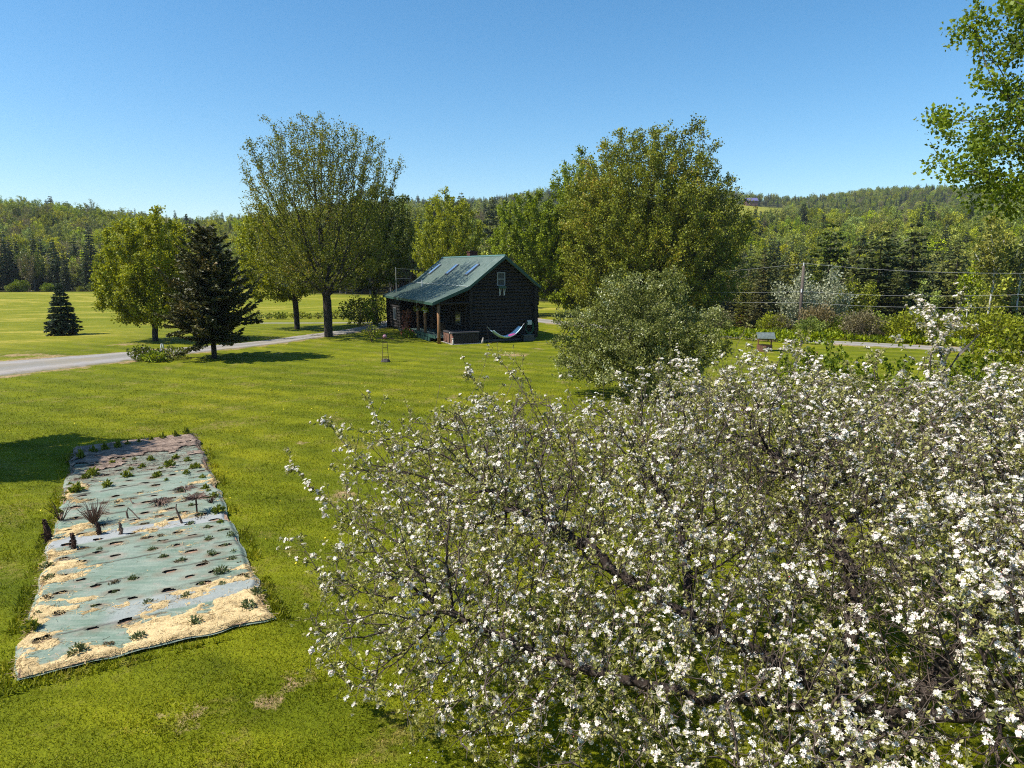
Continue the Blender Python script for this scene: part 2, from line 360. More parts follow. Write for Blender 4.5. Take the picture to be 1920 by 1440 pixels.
def edges_mesh(pos, par, rad, n, sel, back=.35):
    idx = np.nonzero(sel)[0]
    if len(idx) == 0: return np.zeros((0, 3)), np.zeros((0, 4), int)
    b = pos[idx]; a = pos[par[idx]]; rb = rad[idx]; ra = np.minimum(rad[par[idx]], rb * 1.25 + .002)
    d = b - a; L = np.linalg.norm(d, axis=1)[:, None] + 1e-9; d = d / L
    a = a - d * (ra * back)[:, None]; b = b + d * (rb * back)[:, None]
    ref = np.where(np.abs(d[:, 2:3]) < .9, np.array([[0, 0, 1.]]), np.array([[1., 0, 0]])); u = np.cross(d, ref); u /= np.linalg.norm(u, axis=1)[:, None]; w = np.cross(d, u)
    th = np.arange(n) * 2 * pi / n; ring = np.cos(th)[None, :, None] * u[:, None, :] + np.sin(th)[None, :, None] * w[:, None, :]
    V = np.concatenate([a[:, None] + ring * ra[:, None, None], b[:, None] + ring * rb[:, None, None]], 1)
    k = np.arange(n); k2 = (k + 1) % n; f = np.stack([k, k2, k2 + n, k + n], -1)
    F = f[None] + (np.arange(len(idx)) * 2 * n)[:, None, None]
    return V.reshape(-1, 3), F.reshape(-1, 4)
def grow(att, nodes, par, step, di, dk, iters, rng, trop=(0, 0, 0), inertia=.5, jit=.15, maxn=30000):
    pos = np.array(nodes, float); par = list(par); att = np.array(att, float)
    trop = np.array(trop, float); dirn = np.zeros_like(pos)
    for i in range(len(pos)):
        if par[i] >= 0: v = pos[i] - pos[par[i]]; dirn[i] = v / (np.linalg.norm(v) + 1e-9)
        else: dirn[i] = (0, 0, 1)
    D = np.full(len(att), 1e9); I = np.zeros(len(att), int); nch = np.zeros(len(pos), int)
    def upd(new0):
        nonlocal D, I, att
        P = pos[new0:]
        for c in range(0, len(P), 400):
            Q = P[c:c + 400]; dd = ((att[:, None, :] - Q[None]) ** 2).sum(-1); k = dd.argmin(1); m = np.sqrt(dd[np.arange(len(att)), k]); b = m < D
            D[b] = m[b]; I[b] = k[b] + new0 + c
        keep = D > dk; att = att[keep]; D = D[keep]; I = I[keep]
    upd(0)
    for it in range(iters):
        if len(att) < 3 or len(pos) > maxn: break
        act = D < di
        if not act.any():
            act = D < D.min() + step
        ids = I[act]; v = att[act] - pos[ids]; v /= np.linalg.norm(v, axis=1)[:, None] + 1e-9
        acc = np.zeros_like(pos); np.add.at(acc, ids, v); u = np.unique(ids); u = u[nch[u] < 4]
        if len(u) == 0: break
        dr = acc[u]; dr /= np.linalg.norm(dr, axis=1)[:, None] + 1e-9
        dr = dr + inertia * dirn[u] + trop + rng.normal(size=dr.shape) * jit; dr /= np.linalg.norm(dr, axis=1)[:, None] + 1e-9
        n0 = len(pos); pos = np.concatenate([pos, pos[u] + dr * step]); dirn = np.concatenate([dirn, dr]); par += list(u); nch[u] += 1; nch = np.concatenate([nch, np.zeros(len(u), int)])
        upd(n0)
    return pos, np.array(par), dirn
def radii(pos, par, tip, expo=2.3, rmax=None):
    n = len(pos); a = np.zeros(n)
    leaf = np.ones(n, bool); leaf[par[par >= 0]] = False
    for i in range(n - 1, -1, -1):
        if leaf[i]: a[i] = tip ** expo
        if par[i] >= 0: a[par[i]] += a[i]
    r = a ** (1 / expo)
    if rmax: r = np.where(r > tip * 3, tip * 3 + (r - tip * 3) * (rmax - tip * 3) / max(r.max() - tip * 3, 1e-6), r)
    return r, leaf
def smooth_nodes(pos, par, it=2):
    for _ in range(it):
        s = np.zeros_like(pos); c = np.zeros(len(pos)); m = par >= 0; i = np.nonzero(m)[0]
        np.add.at(s, par[i], pos[i]); np.add.at(c, par[i], 1); cc = np.maximum(c, 1)[:, None]
        t = np.where((c[:, None] > 0) & m[:, None], .5 * pos + .25 * pos[np.maximum(par, 0)] + .25 * s / cc, pos); pos = t
    return pos
def in_lobes(n, lobes, rng, shell=.55):
    w = np.array([l[3] * l[4] * l[5] for l in lobes]); w /= w.sum(); k = rng.choice(len(lobes), n, p=w); L = np.array(lobes)[k]
    v = rng.normal(size=(n, 3)); v /= np.linalg.norm(v, axis=1)[:, None]; q = rng.random(n) ** shell
    return L[:, :3] + v * q[:, None] * L[:, 3:6]
def tree_meshes(name, lobes, rng, seeds, spar, natt, step, di, dk, tip, rmax, leafn, leafs, barkm, leafm, trop=(0, 0, .15), shell=.6, iters=160, leafr=None, spread=.25, droop=0., inertia=.5, jit=.15, asp=1.3, frac=1.0, clus=9, crad=.55):
    att = in_lobes(natt, lobes, rng, shell)
    pos, par, dirn = grow(att, seeds, spar, step, di, dk, iters, rng, trop, inertia, jit)
    pos = smooth_nodes(pos, par, 2); rad, leaf = radii(pos, par, tip, 2.3, rmax)
    g = []
    for n, s in ((9, rad > rmax * .35), (5, (rad <= rmax * .35) & (rad > tip * 3)), (3, rad <= tip * 3)):
        V, F = edges_mesh(pos, par, rad, n, s & (par >= 0)); g.append((V, F, 0))
    wood = mesh_np(name + "_trunk", g, [barkm], True)
    thin = np.nonzero(rad < tip * (leafr or 3.2))[0]
    if frac < 1: thin = thin[rng.random(len(thin)) < frac]
    nc = leafn // clus; leafn = nc * clus; kc = rng.choice(thin, nc); cc = pos[kc] + rng.normal(size=(nc, 3)) * spread * .6
    k = np.repeat(kc, clus); p = np.repeat(cc, clus, 0) + rng.normal(size=(leafn, 3)) * spread * crad
    d = rng.normal(size=(leafn, 3)) + dirn[k] * .6 + np.array([0, 0, .25 - droop]); sz = leafs * (.55 + .8 * rng.random(leafn))
    V, F = instance(LEAF_V, LEAF_F, p, d, sz, rng, asp)
    crown = mesh_np(name + "_crown", [(V, F, 0)], [leafm])
    return wood, crown, (pos, par, dirn, rad)
def trunk_seed(h, lean=(0, 0), n=6, wob=.05, rng=None):
    return [(lean[0] * t + (rng.normal() * wob if rng is not None else 0) * (t > 0), lean[1] * t + (rng.normal() * wob if rng is not None else 0) * (t > 0), h * t) for t in np.linspace(0, 1, n)], [-1] + list(range(n - 1))
def place_tree(name, wood, crown, loc, label, cat='tree', group=None, rz=0, sc=1, scz=None):
    t = empty(name, loc, label, cat, group, rz); t.scale = (sc, sc, scz or sc)
    obj('trunk', wood, t)
    if crown: obj('crown', crown, t)
    return t
def conifer_meshes(name, h, rad, rng, barkm, leafm, levels=26, per=7, need=.16, z0=.12, droop=.25, dens=1.0, prof=.8, trunk_r=None, jag=.25, flat=.3, tip_up=.0, rnd=.0):
    tr = trunk_r or h * .018; mb = []
    zs = np.linspace(0, 1, 14); tp = np.stack([rng.normal(size=14) * .01 * h * (zs * (1 - zs)), rng.normal(size=14) * .01 * h * (zs * (1 - zs)), zs * h], -1)
    P = [*tp]; par = [-1] + list(range(13)); rr = list(tr * (1 - zs) ** .8 + .01)
    np_, nd, ns = [], [], []
    for L in range(levels):
        t = z0 + (1 - z0) * (L + rng.random() * .6) / levels; z = t * h; reach = rad * (1 - ((t - z0) / (1 - z0)) ** 1.1) ** prof * (1 if t > z0 + .06 else .8) + .04 * rad
        c = max(3, int(per * (.5 + reach / rad))); a0 = rng.random() * 6.3
        for k in range(c):
            a = a0 + 2 * pi * k / c + rng.normal() * .25; ln = reach * (1 - jag * rng.random() ** 1.5 * 1.6 + jag * .3 * rng.random()); base = np.array([np.interp(z, tp[:, 2], tp[:, 0]), np.interp(z, tp[:, 2], tp[:, 1]), z])
            rise = .25 * (t - .4) + rnd * rng.normal() + rnd * .9 * t; m = 5; prev = int(np.clip(round(t * 13), 0, 13)); pts = []
            for q in range(1, m + 1):
                s = q / m; pts.append(base + np.array([cos(a) * ln * s, sin(a) * ln * s, ln * (rise * s - droop * s * s * 1.2 + tip_up * s ** 3)]))
            par.append(prev); P.append(base); rr.append(tr * .25 * (1 - t) + .008)
            for q, pt in enumerate(pts): par.append(len(P) - 1); P.append(pt); rr.append((tr * .22 * (1 - t) + .008) * (1 - .8 * (q + 1) / m) + .003)
            nq = max(4, int(dens * ln / need * 7)); s = rng.random(nq) ** .75; arr = np.array([base] + pts); xs = np.linspace(0, 1, m + 1)
            pp = np.stack([np.interp(s, xs, arr[:, i]) for i in range(3)], -1)
            side = np.stack([-np.sin(a) * np.ones(nq), np.cos(a) * np.ones(nq), np.zeros(nq)], -1) * rng.normal(size=(nq, 1))
            out = np.array([cos(a), sin(a), -droop * .6]); pp = pp + side * (1 - s)[:, None] * ln * .16 + rng.normal(size=(nq, 3)) * need * .25
            np_.append(pp); nd.append(out[None] * .8 + side * .9 + rng.normal(size=(nq, 3)) * .3 + np.array([0, 0, -flat * .3])); ns.append(need * (.7 + .9 * rng.random(nq)))
    P = np.array(P); par = np.array(par); rr = np.array(rr)
    g = [(*edges_mesh(P, par, rr, 8, (par >= 0) & (np.arange(len(P)) < 14)), 0), (*edges_mesh(P, par, rr, 3, (par >= 0) & (np.arange(len(P)) >= 14)), 0)]
    wood = mesh_np(name + "_trunk", g, [barkm], True)
    V, F = instance(NEED_V, NEED_F, np.concatenate(np_), np.concatenate(nd), np.concatenate(ns), rng, .55)
    return wood, mesh_np(name + "_crown", [(V, F, 0)], [leafm])

B_dark = barkmat("bark_dark", (.018, .014, .011), (.06, .05, .04))
B_grey = barkmat("bark_grey", (.05, .042, .034), (.16, .14, .12))
B_apple = barkmat("bark_apple", (.009, .006, .005), (.060, .042, .033), 14, (.15, .135, .115))
B_white = barkmat("bark_birch", (.35, .33, .30), (.68, .66, .62), 5)
B_twig = barkmat("bark_twig", (.06, .04, .032), (.17, .13, .11), 9)
L_maple = leafmat("leaf_maple_spring", (.055, .075, .008), (.23, .245, .018), (.30, .20, .03), .35, clump=.35)
L_yellow = leafmat("leaf_yellow_green", (0.084, 0.107, 0.006), (0.368, 0.393, 0.020), None, .35, clump=.4)
L_green = leafmat("leaf_fresh_green", (0.059, 0.089, 0.006), (0.283, 0.351, 0.016), None, .35, clump=.4)
L_edge = leafmat('leaf_edge_green', (.075, .115, .010), (.22, .29, .018), None, .4, clump=.8)
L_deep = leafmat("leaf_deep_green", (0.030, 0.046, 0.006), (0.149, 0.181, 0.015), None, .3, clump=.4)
L_brown = leafmat("leaf_bronze_green", (0.063, 0.076, 0.009), (0.281, 0.309, 0.023), (0.373, 0.244, 0.037), .32, clump=.22)
L_spruce = leafmat("needle_dark_bronze", (0.028, 0.032, 0.010), (0.106, 0.103, 0.025), (0.230, 0.144, 0.040), .12, clump=.6)
L_blue = leafmat("needle_blue_green", (.020, .038, .020), (.065, .095, .050), None, .1, clump=1.2)
L_olive = leafmat("leaf_apple_far", (0.054, 0.070, 0.012), (0.276, 0.293, 0.072), (0.744, 0.739, 0.528), .3, clump=.7, tint=(1.1, 1.1, .8))
L_apple = leafmat("leaf_apple", (0.118, 0.124, 0.034), (0.468, 0.443, 0.147), (0.651, 0.602, 0.340), .32, clump=2.0, tint=(1.15, 1.15, .7))
F_dec = leafmat("forest_deciduous", (0.062, 0.084, 0.008), (0.296, 0.328, 0.019), None, .3, .9, clump=.25)
F_dec2 = leafmat("forest_deciduous_bright", (0.103, 0.128, 0.008), (0.457, 0.470, 0.019), None, .3, .7, clump=.25)
F_bare = leafmat("forest_budding", (0.118, 0.097, 0.049), (0.248, 0.214, 0.090), None, .3, .8, clump=.25)
F_con = leafmat("forest_conifer", (.018, .030, .012), (.070, .088, .024), None, .1, .8, clump=.3)
F_pine = leafmat("forest_pine", (.026, .036, .009), (.105, .118, .016), None, .15, .7, clump=.3)
F_white = leafmat("blossom_shrub", (.20, .22, .10), (.44, .45, .30), (.62, .62, .52), .3, clump=.8, tint=(1, 1, .9))
F_red = leafmat("red_leaf", (.12, .040, .028), (.30, .13, .08), None, .3, clump=.8, tint=(1.3, .8, .6))
L_bush = leafmat("leaf_bush", (0.042, 0.066, 0.007), (0.221, 0.252, 0.021), (0.324, 0.329, 0.043), .3, .6, clump=.9)

# ------------------------------------------------------------ cabin
CO = G(1001, 633, 0); CTH = R(24.4)
M_log = plain("dark_stained_logs", (.019, .015, .013), .75, .5, 5, bmp=.4)
M_logend = plain("log_ends", (.10, .055, .03), .8, .4, 9)
M_post = plain("peeled_posts", (.21, .105, .045), .7, .35, 6)
M_dark = plain("dark_interior", (.012, .012, .013), .8, .2)
M_trim = plain("green_trim", (.030, .075, .060), .5, .2)
M_brick = plain("chimney_brick", (.07, .025, .022), .9, .3, 14)
M_white = plain("white_paint", (.7, .71, .7), .5, .06)
M_deck = plain("deck_boards", (.16, .24, .22), .7, .25, 7)
def roof_mat():
    m, n, p = newmat("green_metal_roof"); tc = N(n, 'ShaderNodeTexCoord').outputs['Object']
    f = mathn(n, 'ADD', mathn(n, 'MULTIPLY', noise(n, tc, 1.4, 5, .6), .5), mathn(n, 'MULTIPLY', noise(n, mapping(n, tc, (.5, 5, .5)), 1.5, 3, .6), .5)); col = ramp(n, f, [(.3, (.13, .19, .155)), (.7, (.25, .30, .26))]); wv = N(n, 'ShaderNodeTexWave', bands_direction='Y', wave_profile='SAW'); wv.inputs['Scale'].default_value = .70; n.links.new(tc, wv.inputs[0]); col = mixc(n, 1.0, col, ramp(n, wv.outputs['Fac'], [(0, (.62, .66, .68)), (.10, (.98, .98, .98)), (.9, (1.06, 1.05, 1.04))]), 'MULTIPLY'); n.links.new(col, p.inputs['Base Color'])
    p.inputs['Roughness'].default_value = .42; p.inputs['Metallic'].default_value = .1; p.inputs['Specular IOR Level'].default_value = .6; return m
M_roof = roof_mat()
def glass_mat(name, col):
    m, n, p = newmat(name); p.inputs['Base Color'].default_value = (*col, 1); p.inputs['Roughness'].default_value = .06; p.inputs['Specular IOR Level'].default_value = .9; p.inputs['Metallic'].default_value = .35; return m
M_glass = glass_mat("window_glass", (.05, .07, .09)); M_sky = glass_mat("skylight_glass", (.16, .26, .42))
cab = empty("log_cabin", (CO.x, CO.y, 0), "dark log cabin with green metal roof and a porch along its left side", "cabin", rz=CTH)
cab.location.z = T(CO.x, CO.y); LEN = 13.7; WL = -5.4; RX, RZ, SL = -2.65, 6.45, .77
def roof_z(s): return RZ - SL * abs(s - RX)
PX0, PZ0, PX1, PZ1 = -5.6, roof_z(-5.6), -8.4, 3.08
rl = random.Random(3)
def cabin():
    r = .135; g = MB()
    z = .42; k = 0
    while z < 4.15:            # the two long walls and the two gable walls, courses staggered at the corners
        for s in (0, WL): 
            g.tube([(s, -.38 + rl.random() * .1, z), (s, LEN + .35, z)], r, 8, 0)
        z += .25
    z = .30
    while z < 6.2:
        for v in (0, LEN):
            if z < 4.1: a, b = WL - .38 + rl.random() * .1, .38 - rl.random() * .1
            else:
                w = (RZ - .22 - z) / SL; a, b = RX - w, RX + w
            if b - a > .2: g.tube([(a, v, z), (b, v, z)], r, 8, 0)
        z += .25
    core = MB()  # solid dark core added inside the logs to block light
    core.prism([(WL + .05, .06, .1), (-.05, .06, .1), (-.05, .06, 4.1), (RX, .06, 6.1), (WL + .05, .06, 4.1)], (0, LEN - .12, 0))
    g.build("wall", M_log, cab, smooth=False); core.build("light_block_core", M_dark, cab)
    f = MB(); f.box((WL - .1, -.08, -.5), (.1, LEN + .08, .17)); f.build("foundation", plain("foundation", (.12, .12, .11)), cab)
    # corner log ends on the far porch wing
    c = MB(); z = .3
    while z < 2.9:
        c.tube([(-8.0, 10.3, z), (WL, 10.3, z)], r, 8); c.tube([(-7.9, 10.0, z + .125), (-7.9, LEN + .35, z + .125)], r, 8); c.tube([(-8.25 , LEN, z), (WL, LEN, z)], r, 8); z += .25
    c.build("porch_wing_wall", M_log, cab)
    # roof: ribbed sheets as closed slabs, the porch roof at a flatter pitch
    def sheet(name, s0, z0, s1, z1, v0, v1, th=.10):
        q = MB(); rib = .23; n = int((v1 - v0) / rib); d = Vector((s1 - s0, 0, z1 - z0)); nn = Vector((-(z1 - z0), 0, s1 - s0)).normalized()
        if nn.z < 0: nn = -nn
        q.prism([(s0, v0, z0), (s1, v0, z1), (s1, v1, z1), (s0, v1, z0)], nn * -th)
        for i in range(n + 1):
            v = v0 + (v1 - v0 - .03) * i / n
            q.prism([Vector((s0, v, z0)) + nn * .002, Vector((s1, v, z1)) + nn * .002, Vector((s1, v + .03, z1)) + nn * .002, Vector((s0, v + .03, z0)) + nn * .002], nn * .022)
        return q.build(name, M_roof, cab)
    v0, v1 = -.5, LEN + .6
    sheet("roof", RX, RZ, PX0, PZ0, v0, v1); sheet("roof", RX + .02, RZ, .32, roof_z(.32), v0, v1); sheet("porch_roof", PX0 - .01, PZ0 + .015, PX1, PZ1, v0, v1)
    t = MB(); t.tube([(RX, v0, RZ + .02), (RX, v1, RZ + .02)], .07, 8); t.build("ridge_cap", plain("ridge_cap", (.10, .19, .18), .4), cab)
    t = MB(); t.box((PX0 - .07, v0, PZ0 + .02), (PX0 + .07, v1, PZ0 + .05)); t.build("roof_flashing", plain("flashing", (.45, .5, .5), .4, .2), cab)
    for vv in (v0 - .035, v1 + .005):
        t = MB()
        for (a, za, b, zb) in ((RX, RZ, PX0, PZ0), (RX, RZ, .34, roof_z(.34)), (PX0, PZ0, PX1, PZ1)):
            t.prism([(a, vv, za + .02), (b, vv, zb + .02), (b, vv, zb - .2), (a, vv, za - .22)], (0, .03, 0))
        t.build("barge_board", M_trim, cab)
    t = MB(); t.box((PX1 - .04, v0, PZ1 - .2), (PX1 - .005, v1, PZ1 - .01)); t.build("fascia", M_trim, cab)
    # skylights
    nn = Vector((-SL, 0, 1)).normalized()
    for vc in (2.7, 7.4, 12.1):
        def Pt(s, v, h): return Vector((s, v, RZ - SL * abs(s - RX))) + nn * h
        q = MB(); q.prism([Pt(-4.62, vc - .3, .0), Pt(-3.52, vc - .3, .0), Pt(-3.52, vc + .3, .0), Pt(-4.62, vc + .3, .0)], nn * .12); o = q.build("skylight", plain("skylight_frame", (.16, .17, .18), .5), cab)
        q = MB(); q.prism([Pt(-4.54, vc - .24, .122), Pt(-3.60, vc - .24, .122), Pt(-3.60, vc + .24, .122), Pt(-4.54, vc + .24, .122)], nn * .012); q.build("pane", M_sky, o)
    q = MB(); q.box((-2.55, 7.2, 5.5), (-1.85, 7.9, 6.85)); q.box((-2.6, 7.15, 6.85), (-1.8, 7.95, 6.92)); o = q.build("chimney", M_brick, cab)
    q = MB(); q.box((-2.35, 7.4, 6.92), (-2.05, 7.7, 7.02)); q.build("flue", M_dark, o)
    # gable window with its box of plants
    wx0, wx1, wz0, wz1 = -3.2, -2.55, 4.22, 5.22; vv = -.17
    q = MB()
    for a in ((wx0, wz0, wx1, wz0 + .06), (wx0, wz1 - .06, wx1, wz1), (wx0, wz0 + .06, wx0 + .06, wz1 - .06), (wx1 - .06, wz0 + .06, wx1, wz1 - .06), (wx0 + .06, 4.69, wx1 - .06, 4.75)): q.box((a[0], vv - .05, a[1]), (a[2], vv + .1, a[3]))
    o = q.build("window", plain("window_frame", (.28, .28, .28)), cab); q = MB(); q.box((wx0 + .06, vv + .02, wz0 + .06), (wx1 - .06, vv + .06, wz1 - .06)); q.build("pane", M_glass, o)
    q = MB(); q.box((wx0 + .02, vv - .3, wz0 - .20), (wx1 - .02, vv - .06, wz0 - .03)); q.build("window_box", M_trim, o)
    for i in range(2):
        x = wx0 + .17 + i * .34; q = MB(); q.tube([(x - .05, vv - .2, wz0 - .2), (x, vv - .12, wz0 - .75)], .02, 5); q.tube([(x + .07, vv - .2, wz0 - .2), (x + .04, vv - .12, wz0 - .7)], .015, 5); q.build("bracket", M_white, o)
    # side windows and doors under the porch
    for v0_, v1_, z0_, z1_, nm in ((1.4, 2.6, 1.2, 2.2, "window"), (5.4, 6.6, 1.1, 2.2, "window"), (8.2, 9.1, .35, 2.35, "door")):
        q = MB(); q.box((WL - .19, v0_, z0_), (WL - .135, v1_, z1_)); o = q.build(nm, plain("dim_frame", (.10, .10, .10)) if nm == "window" else plain("door_brown", (.12, .06, .03)), cab)
        q = MB(); q.box((WL - .2, v0_ + .08, z0_ + (.08 if nm == "window" else 1.0)), (WL - .191, v1_ - .08, z1_ - .08)); q.build("pane", M_glass, o)
    q = MB(); q.box((-8.09, 11.0, 1.0), (-8.04, 12.0, 2.1)); o = q.build("window", plain("dim_frame2", (.10, .10, .10)), cab); q = MB(); q.box((-8.10, 11.08, 1.08), (-8.091, 11.92, 2.02)); q.build("pane", M_glass, o)
    # porch: deck, posts, beam, rail board
    q = MB()
    for i in range(19): q.box((-8.05 + i * .14, 1.35 if i < 19 else 0, .30), (-8.05 + i * .14 + .13, 10.15, .34))
    q.build("deck", M_deck, cab)
    q = MB(); q.box((-8.14, 1.3, .08), (-8.07, 10.15, .36)); q.box((-8.14, -.1, .40), (-8.07, 5.4, .62)); q.build("deck_skirt", M_trim, cab)
    for v, s in ((-.24, -7.9), (3.1, -7.9), (5.0, -7.9)):
        q = MB(); q.tube([(s, v, -.1), (s + .01, v, 1.2), (s, v, 2.92)], [.125, .115, .12], 10); q.build("porch_post", M_post, cab, smooth=True)
    q = MB(); q.tube([(-7.9, -.45, 3.02), (-7.9, LEN, 3.02)], .12, 8); q.tube([(-7.9, -.24, 2.98), (WL, -.24, 3.0)], .11, 8); q.build("porch_beam", M_log, cab)
    q = MB(); q.tube([(-6.6, 8, 4.0), (-6.6, 8, 4.55)], .05, 8); q.build("vent_pipe", M_white, cab)
cabin()
def cab_pt(s, v, z): return (CO.x + s * cos(CTH) - v * sin(CTH), CO.y + s * sin(CTH) + v * cos(CTH), cab.location.z + z)
def leaf_ball(name, c, r, n, size, mat, rng, parent=None, sq=(1, 1, .8), up=.3, inner=.2):
    v = rng.normal(size=(n, 3)); v /= np.linalg.norm(v, axis=1)[:, None]; q = inner + (1 - inner) * rng.random(n) ** .5
    lump = 1 + .25 * np.sin(v[:, 0] * 5 + v[:, 2] * 3) * np.sin(v[:, 1] * 4 + 1)
    p = np.array(c) + v * (q * lump)[:, None] * r * np.array(sq); V, F = instance(LEAF_V, LEAF_F, p, v * .8 + rng.normal(size=(n, 3)) * .6 + np.array([0, 0, up]), size * (.6 + .8 * rng.random(n)), rng, 1.4)
    return obj(name, mesh_np(name, [(V, F, 0)], [mat]), parent)
rg = np.random.default_rng(5)
# hot tub
ht = empty("hot_tub", cab_pt(-6.08, -.0, 0), "dark brown hot tub with its padded cover closed, beside the corner post", "hot tub", rz=CTH)
M_tub_shaded = plain("tub_cabinet_shaded", (.022, .016, .015), .6, .25, 5); M_cov = plain("tub_cover", (.055, .052, .055), .5, .15, 5)  # cabinet colour lowered to carry the shade on the tub's front
q = MB(); q.box((-1.03, -1.03, .06), (1.03, 1.03, .78)); q.build("cabinet", M_tub_shaded, ht, bevel=.06)
q = MB(); q.box((-1.08, -1.08, .79), (1.08, -.01, .92)); q.box((-1.08, .01, .79), (1.08, 1.08, .92)); q.build("cover", M_cov, ht, bevel=.03)
q = MB()
for i in range(9): q.box((-1.045, -.95 + i * .22, .10), (-1.035, -.95 + i * .22 + .2, .76))
q.build("side_panel", plain("tub_side_lit", (.20, .105, .075), .6, .25), ht)  # sunlit left face painted in a brighter brown than the cabinet
q = MB(); q.ball((-1.1, -.55, .83), .045, 8); q.build("cover_clip", M_white, ht)
q = MB(); q.box((-1.2, -1.2, -.04), (1.2, 1.2, .055)); q.build("base_slab", plain("slab", (.4, .36, .32)), ht)
# small garden statue at the tub corner
st = empty("garden_statue", cab_pt(-7.2, -1.3, 0), "small pale garden statue at the near corner of the hot tub", "statue")
q = MB(); q.tube([(0, 0, 0), (0, 0, .1), (0, 0, .3), (0, 0, .42)], [.10, .09, .07, .04], 8); q.ball((0, 0, .5), .08, 8); q.tube([(0, 0, .55), (0, 0, .66)], [.07, .005], 8, 1); q.build("figure", [plain("statue_stone", (.5, .42, .36)), plain("statue_red", (.35, .1, .08))], st, True)
st = empty("garden_statue", cab_pt(-4.85, -1.15, 0), "small leaning grey stone figure at the right end of the hot tub", "statue")
q = MB(); q.tube([(0, 0, 0), (.02, 0, .15), (.06, 0, .32)], [.10, .09, .06], 8); q.ball((.08, 0, .39), .07, 8); q.build("figure", plain("statue_grey", (.34, .30, .26)), st, True)
# hammock on its stand
hm = empty("hammock", cab_pt(-2.9, -1.0, 0), "pale blue fabric hammock slung low in front of the log gable", "hammock", rz=CTH)
nu, nv = 26, 9; V = []
for i in range(nu):
    t = i / (nu - 1); x = -1.15 + 2.5 * t; z = .92 - (.72 * (1 - (2 * t - 1.0) ** 2)) + .22 * t; w = .1 + .42 * math.sin(pi * min(1, t * .9 + .08)) ** .7 + .12 * (t > .75) * (t - .75) * 4
    for j in range(nv):
        s = j / (nv - 1) * 2 - 1; V.append((x, s * w, z + .16 * s * s * (1 if 0 < i < nu - 1 else 0)))
F = [(i * nv + j, (i + 1) * nv + j, (i + 1) * nv + j + 1, i * nv + j + 1) for i in range(nu - 1) for j in range(nv - 1)]
def ham_mat():
    m, n, p = newmat("hammock_cloth"); tc = N(n, 'ShaderNodeTexCoord').outputs['Object']
    w = N(n, 'ShaderNodeTexWave', bands_direction='Y'); w.inputs['Scale'].default_value = 1.3; n.links.new(tc, w.inputs[0]); f = noise(n, tc, 3, 3)
    n.links.new(ramp(n, w.outputs['Fac'], [(.2, (.34, .56, .68)), (.5, (.70, .76, .80)), (.8, (.44, .62, .72))]), p.inputs['Base Color']); p.inputs['Roughness'].default_value = .8; return m
o = obj("bed_cloth", mesh_np("hammock_cloth", [(V, F, 0)], [ham_mat()], True), hm); md = o.modifiers.new('s', 'SOLIDIFY'); md.thickness = .012
q = MB(); q.tube([(-1.15, 0, .92), (-1.5, 0, 1.25)], .012, 5); q.build("rope", M_white, hm); q = MB(); q.tube([(1.35, 0, 1.13), (1.6, 0, 1.4)], .012, 5); q.build("rope", M_white, hm)
q = MB(); q.tube([(-1.5, 0, 1.25), (-1.35, 0, .1), (1.45, 0, .1), (1.6, 0, 1.4)], .03, 8); q.tube([(-1.3, -.5, .05), (-1.3, .5, .05)], .03, 6); q.tube([(1.4, -.5, .05), (1.4, .5, .05)], .03, 6); q.build("stand", M_dark, hm)
hp = empty("pillow", cab_pt(-2.35, -1.1, .50), "magenta purple pillow lying in the blue hammock", "pillow", rz=CTH)
q = MB(); q.ball((0, 0, .05), .34, 12, 0, (1, .75, .28)); q.build("cushion", plain("pillow_purple", (.30, .045, .17), .8, .2), hp, True); hp.rotation_euler.y = -.15
# hose reel
hr = empty("hose_reel", cab_pt(-.55, -.2, 0), "green garden hose looped over a white box on the gable wall", "hose reel", rz=CTH)
q = MB(); q.box((-.17, -.22, 1.2), (.17, -.0, 1.55)); q.build("box", plain("reel_box", (.45, .48, .44)), hr, bevel=.03)
q = MB()
for k in range(4): q.tube([(sin(a) * (.28 + .03 * k), -.1 - .03 * k, 1.0 - cos(a) * (.42 + .03 * k)) for a in np.linspace(-2.7, 2.7, 20)], .014, 5)
q.build("hose", plain("hose_green", (.02, .12, .06), .5), hr)
bn = empty("storage_bin", cab_pt(-.9, -.75, 0), "low grey storage bin under the hose reel", "bin", rz=CTH); q = MB(); q.box((-.45, -.25, 0), (.45, .25, .42)); q.build("body", plain("bin_grey", (.07, .075, .07)), bn, bevel=.02); q = MB(); q.box((-.48, -.28, .425), (.48, .28, .48)); q.build("lid", plain("bin_lid", (.10, .11, .10)), bn, bevel=.02)
# deck chair in the shaded porch
ch = empty("deck_chair", cab_pt(-6.6, 1.9, .34), "dark slatted deck chair in the shade of the porch", "chair", rz=CTH + .5)
q = MB(); q.box((-.28, -.3, .3), (.28, .25, .35)); q.build("seat", M_post, ch)
q = MB(); q.prism([(-.28, .25, .35), (.28, .25, .35), (.28, .5, 1.0), (-.28, .5, 1.0)], (0, .03, .01)); q.build("backrest", M_post, ch)
for a in (-.26, .26):
    for b in (-.26, .22): q = MB(); q.box((a - .03, b - .03, 0), (a + .03, b + .03, .3)); q.build("leg", M_post, ch)
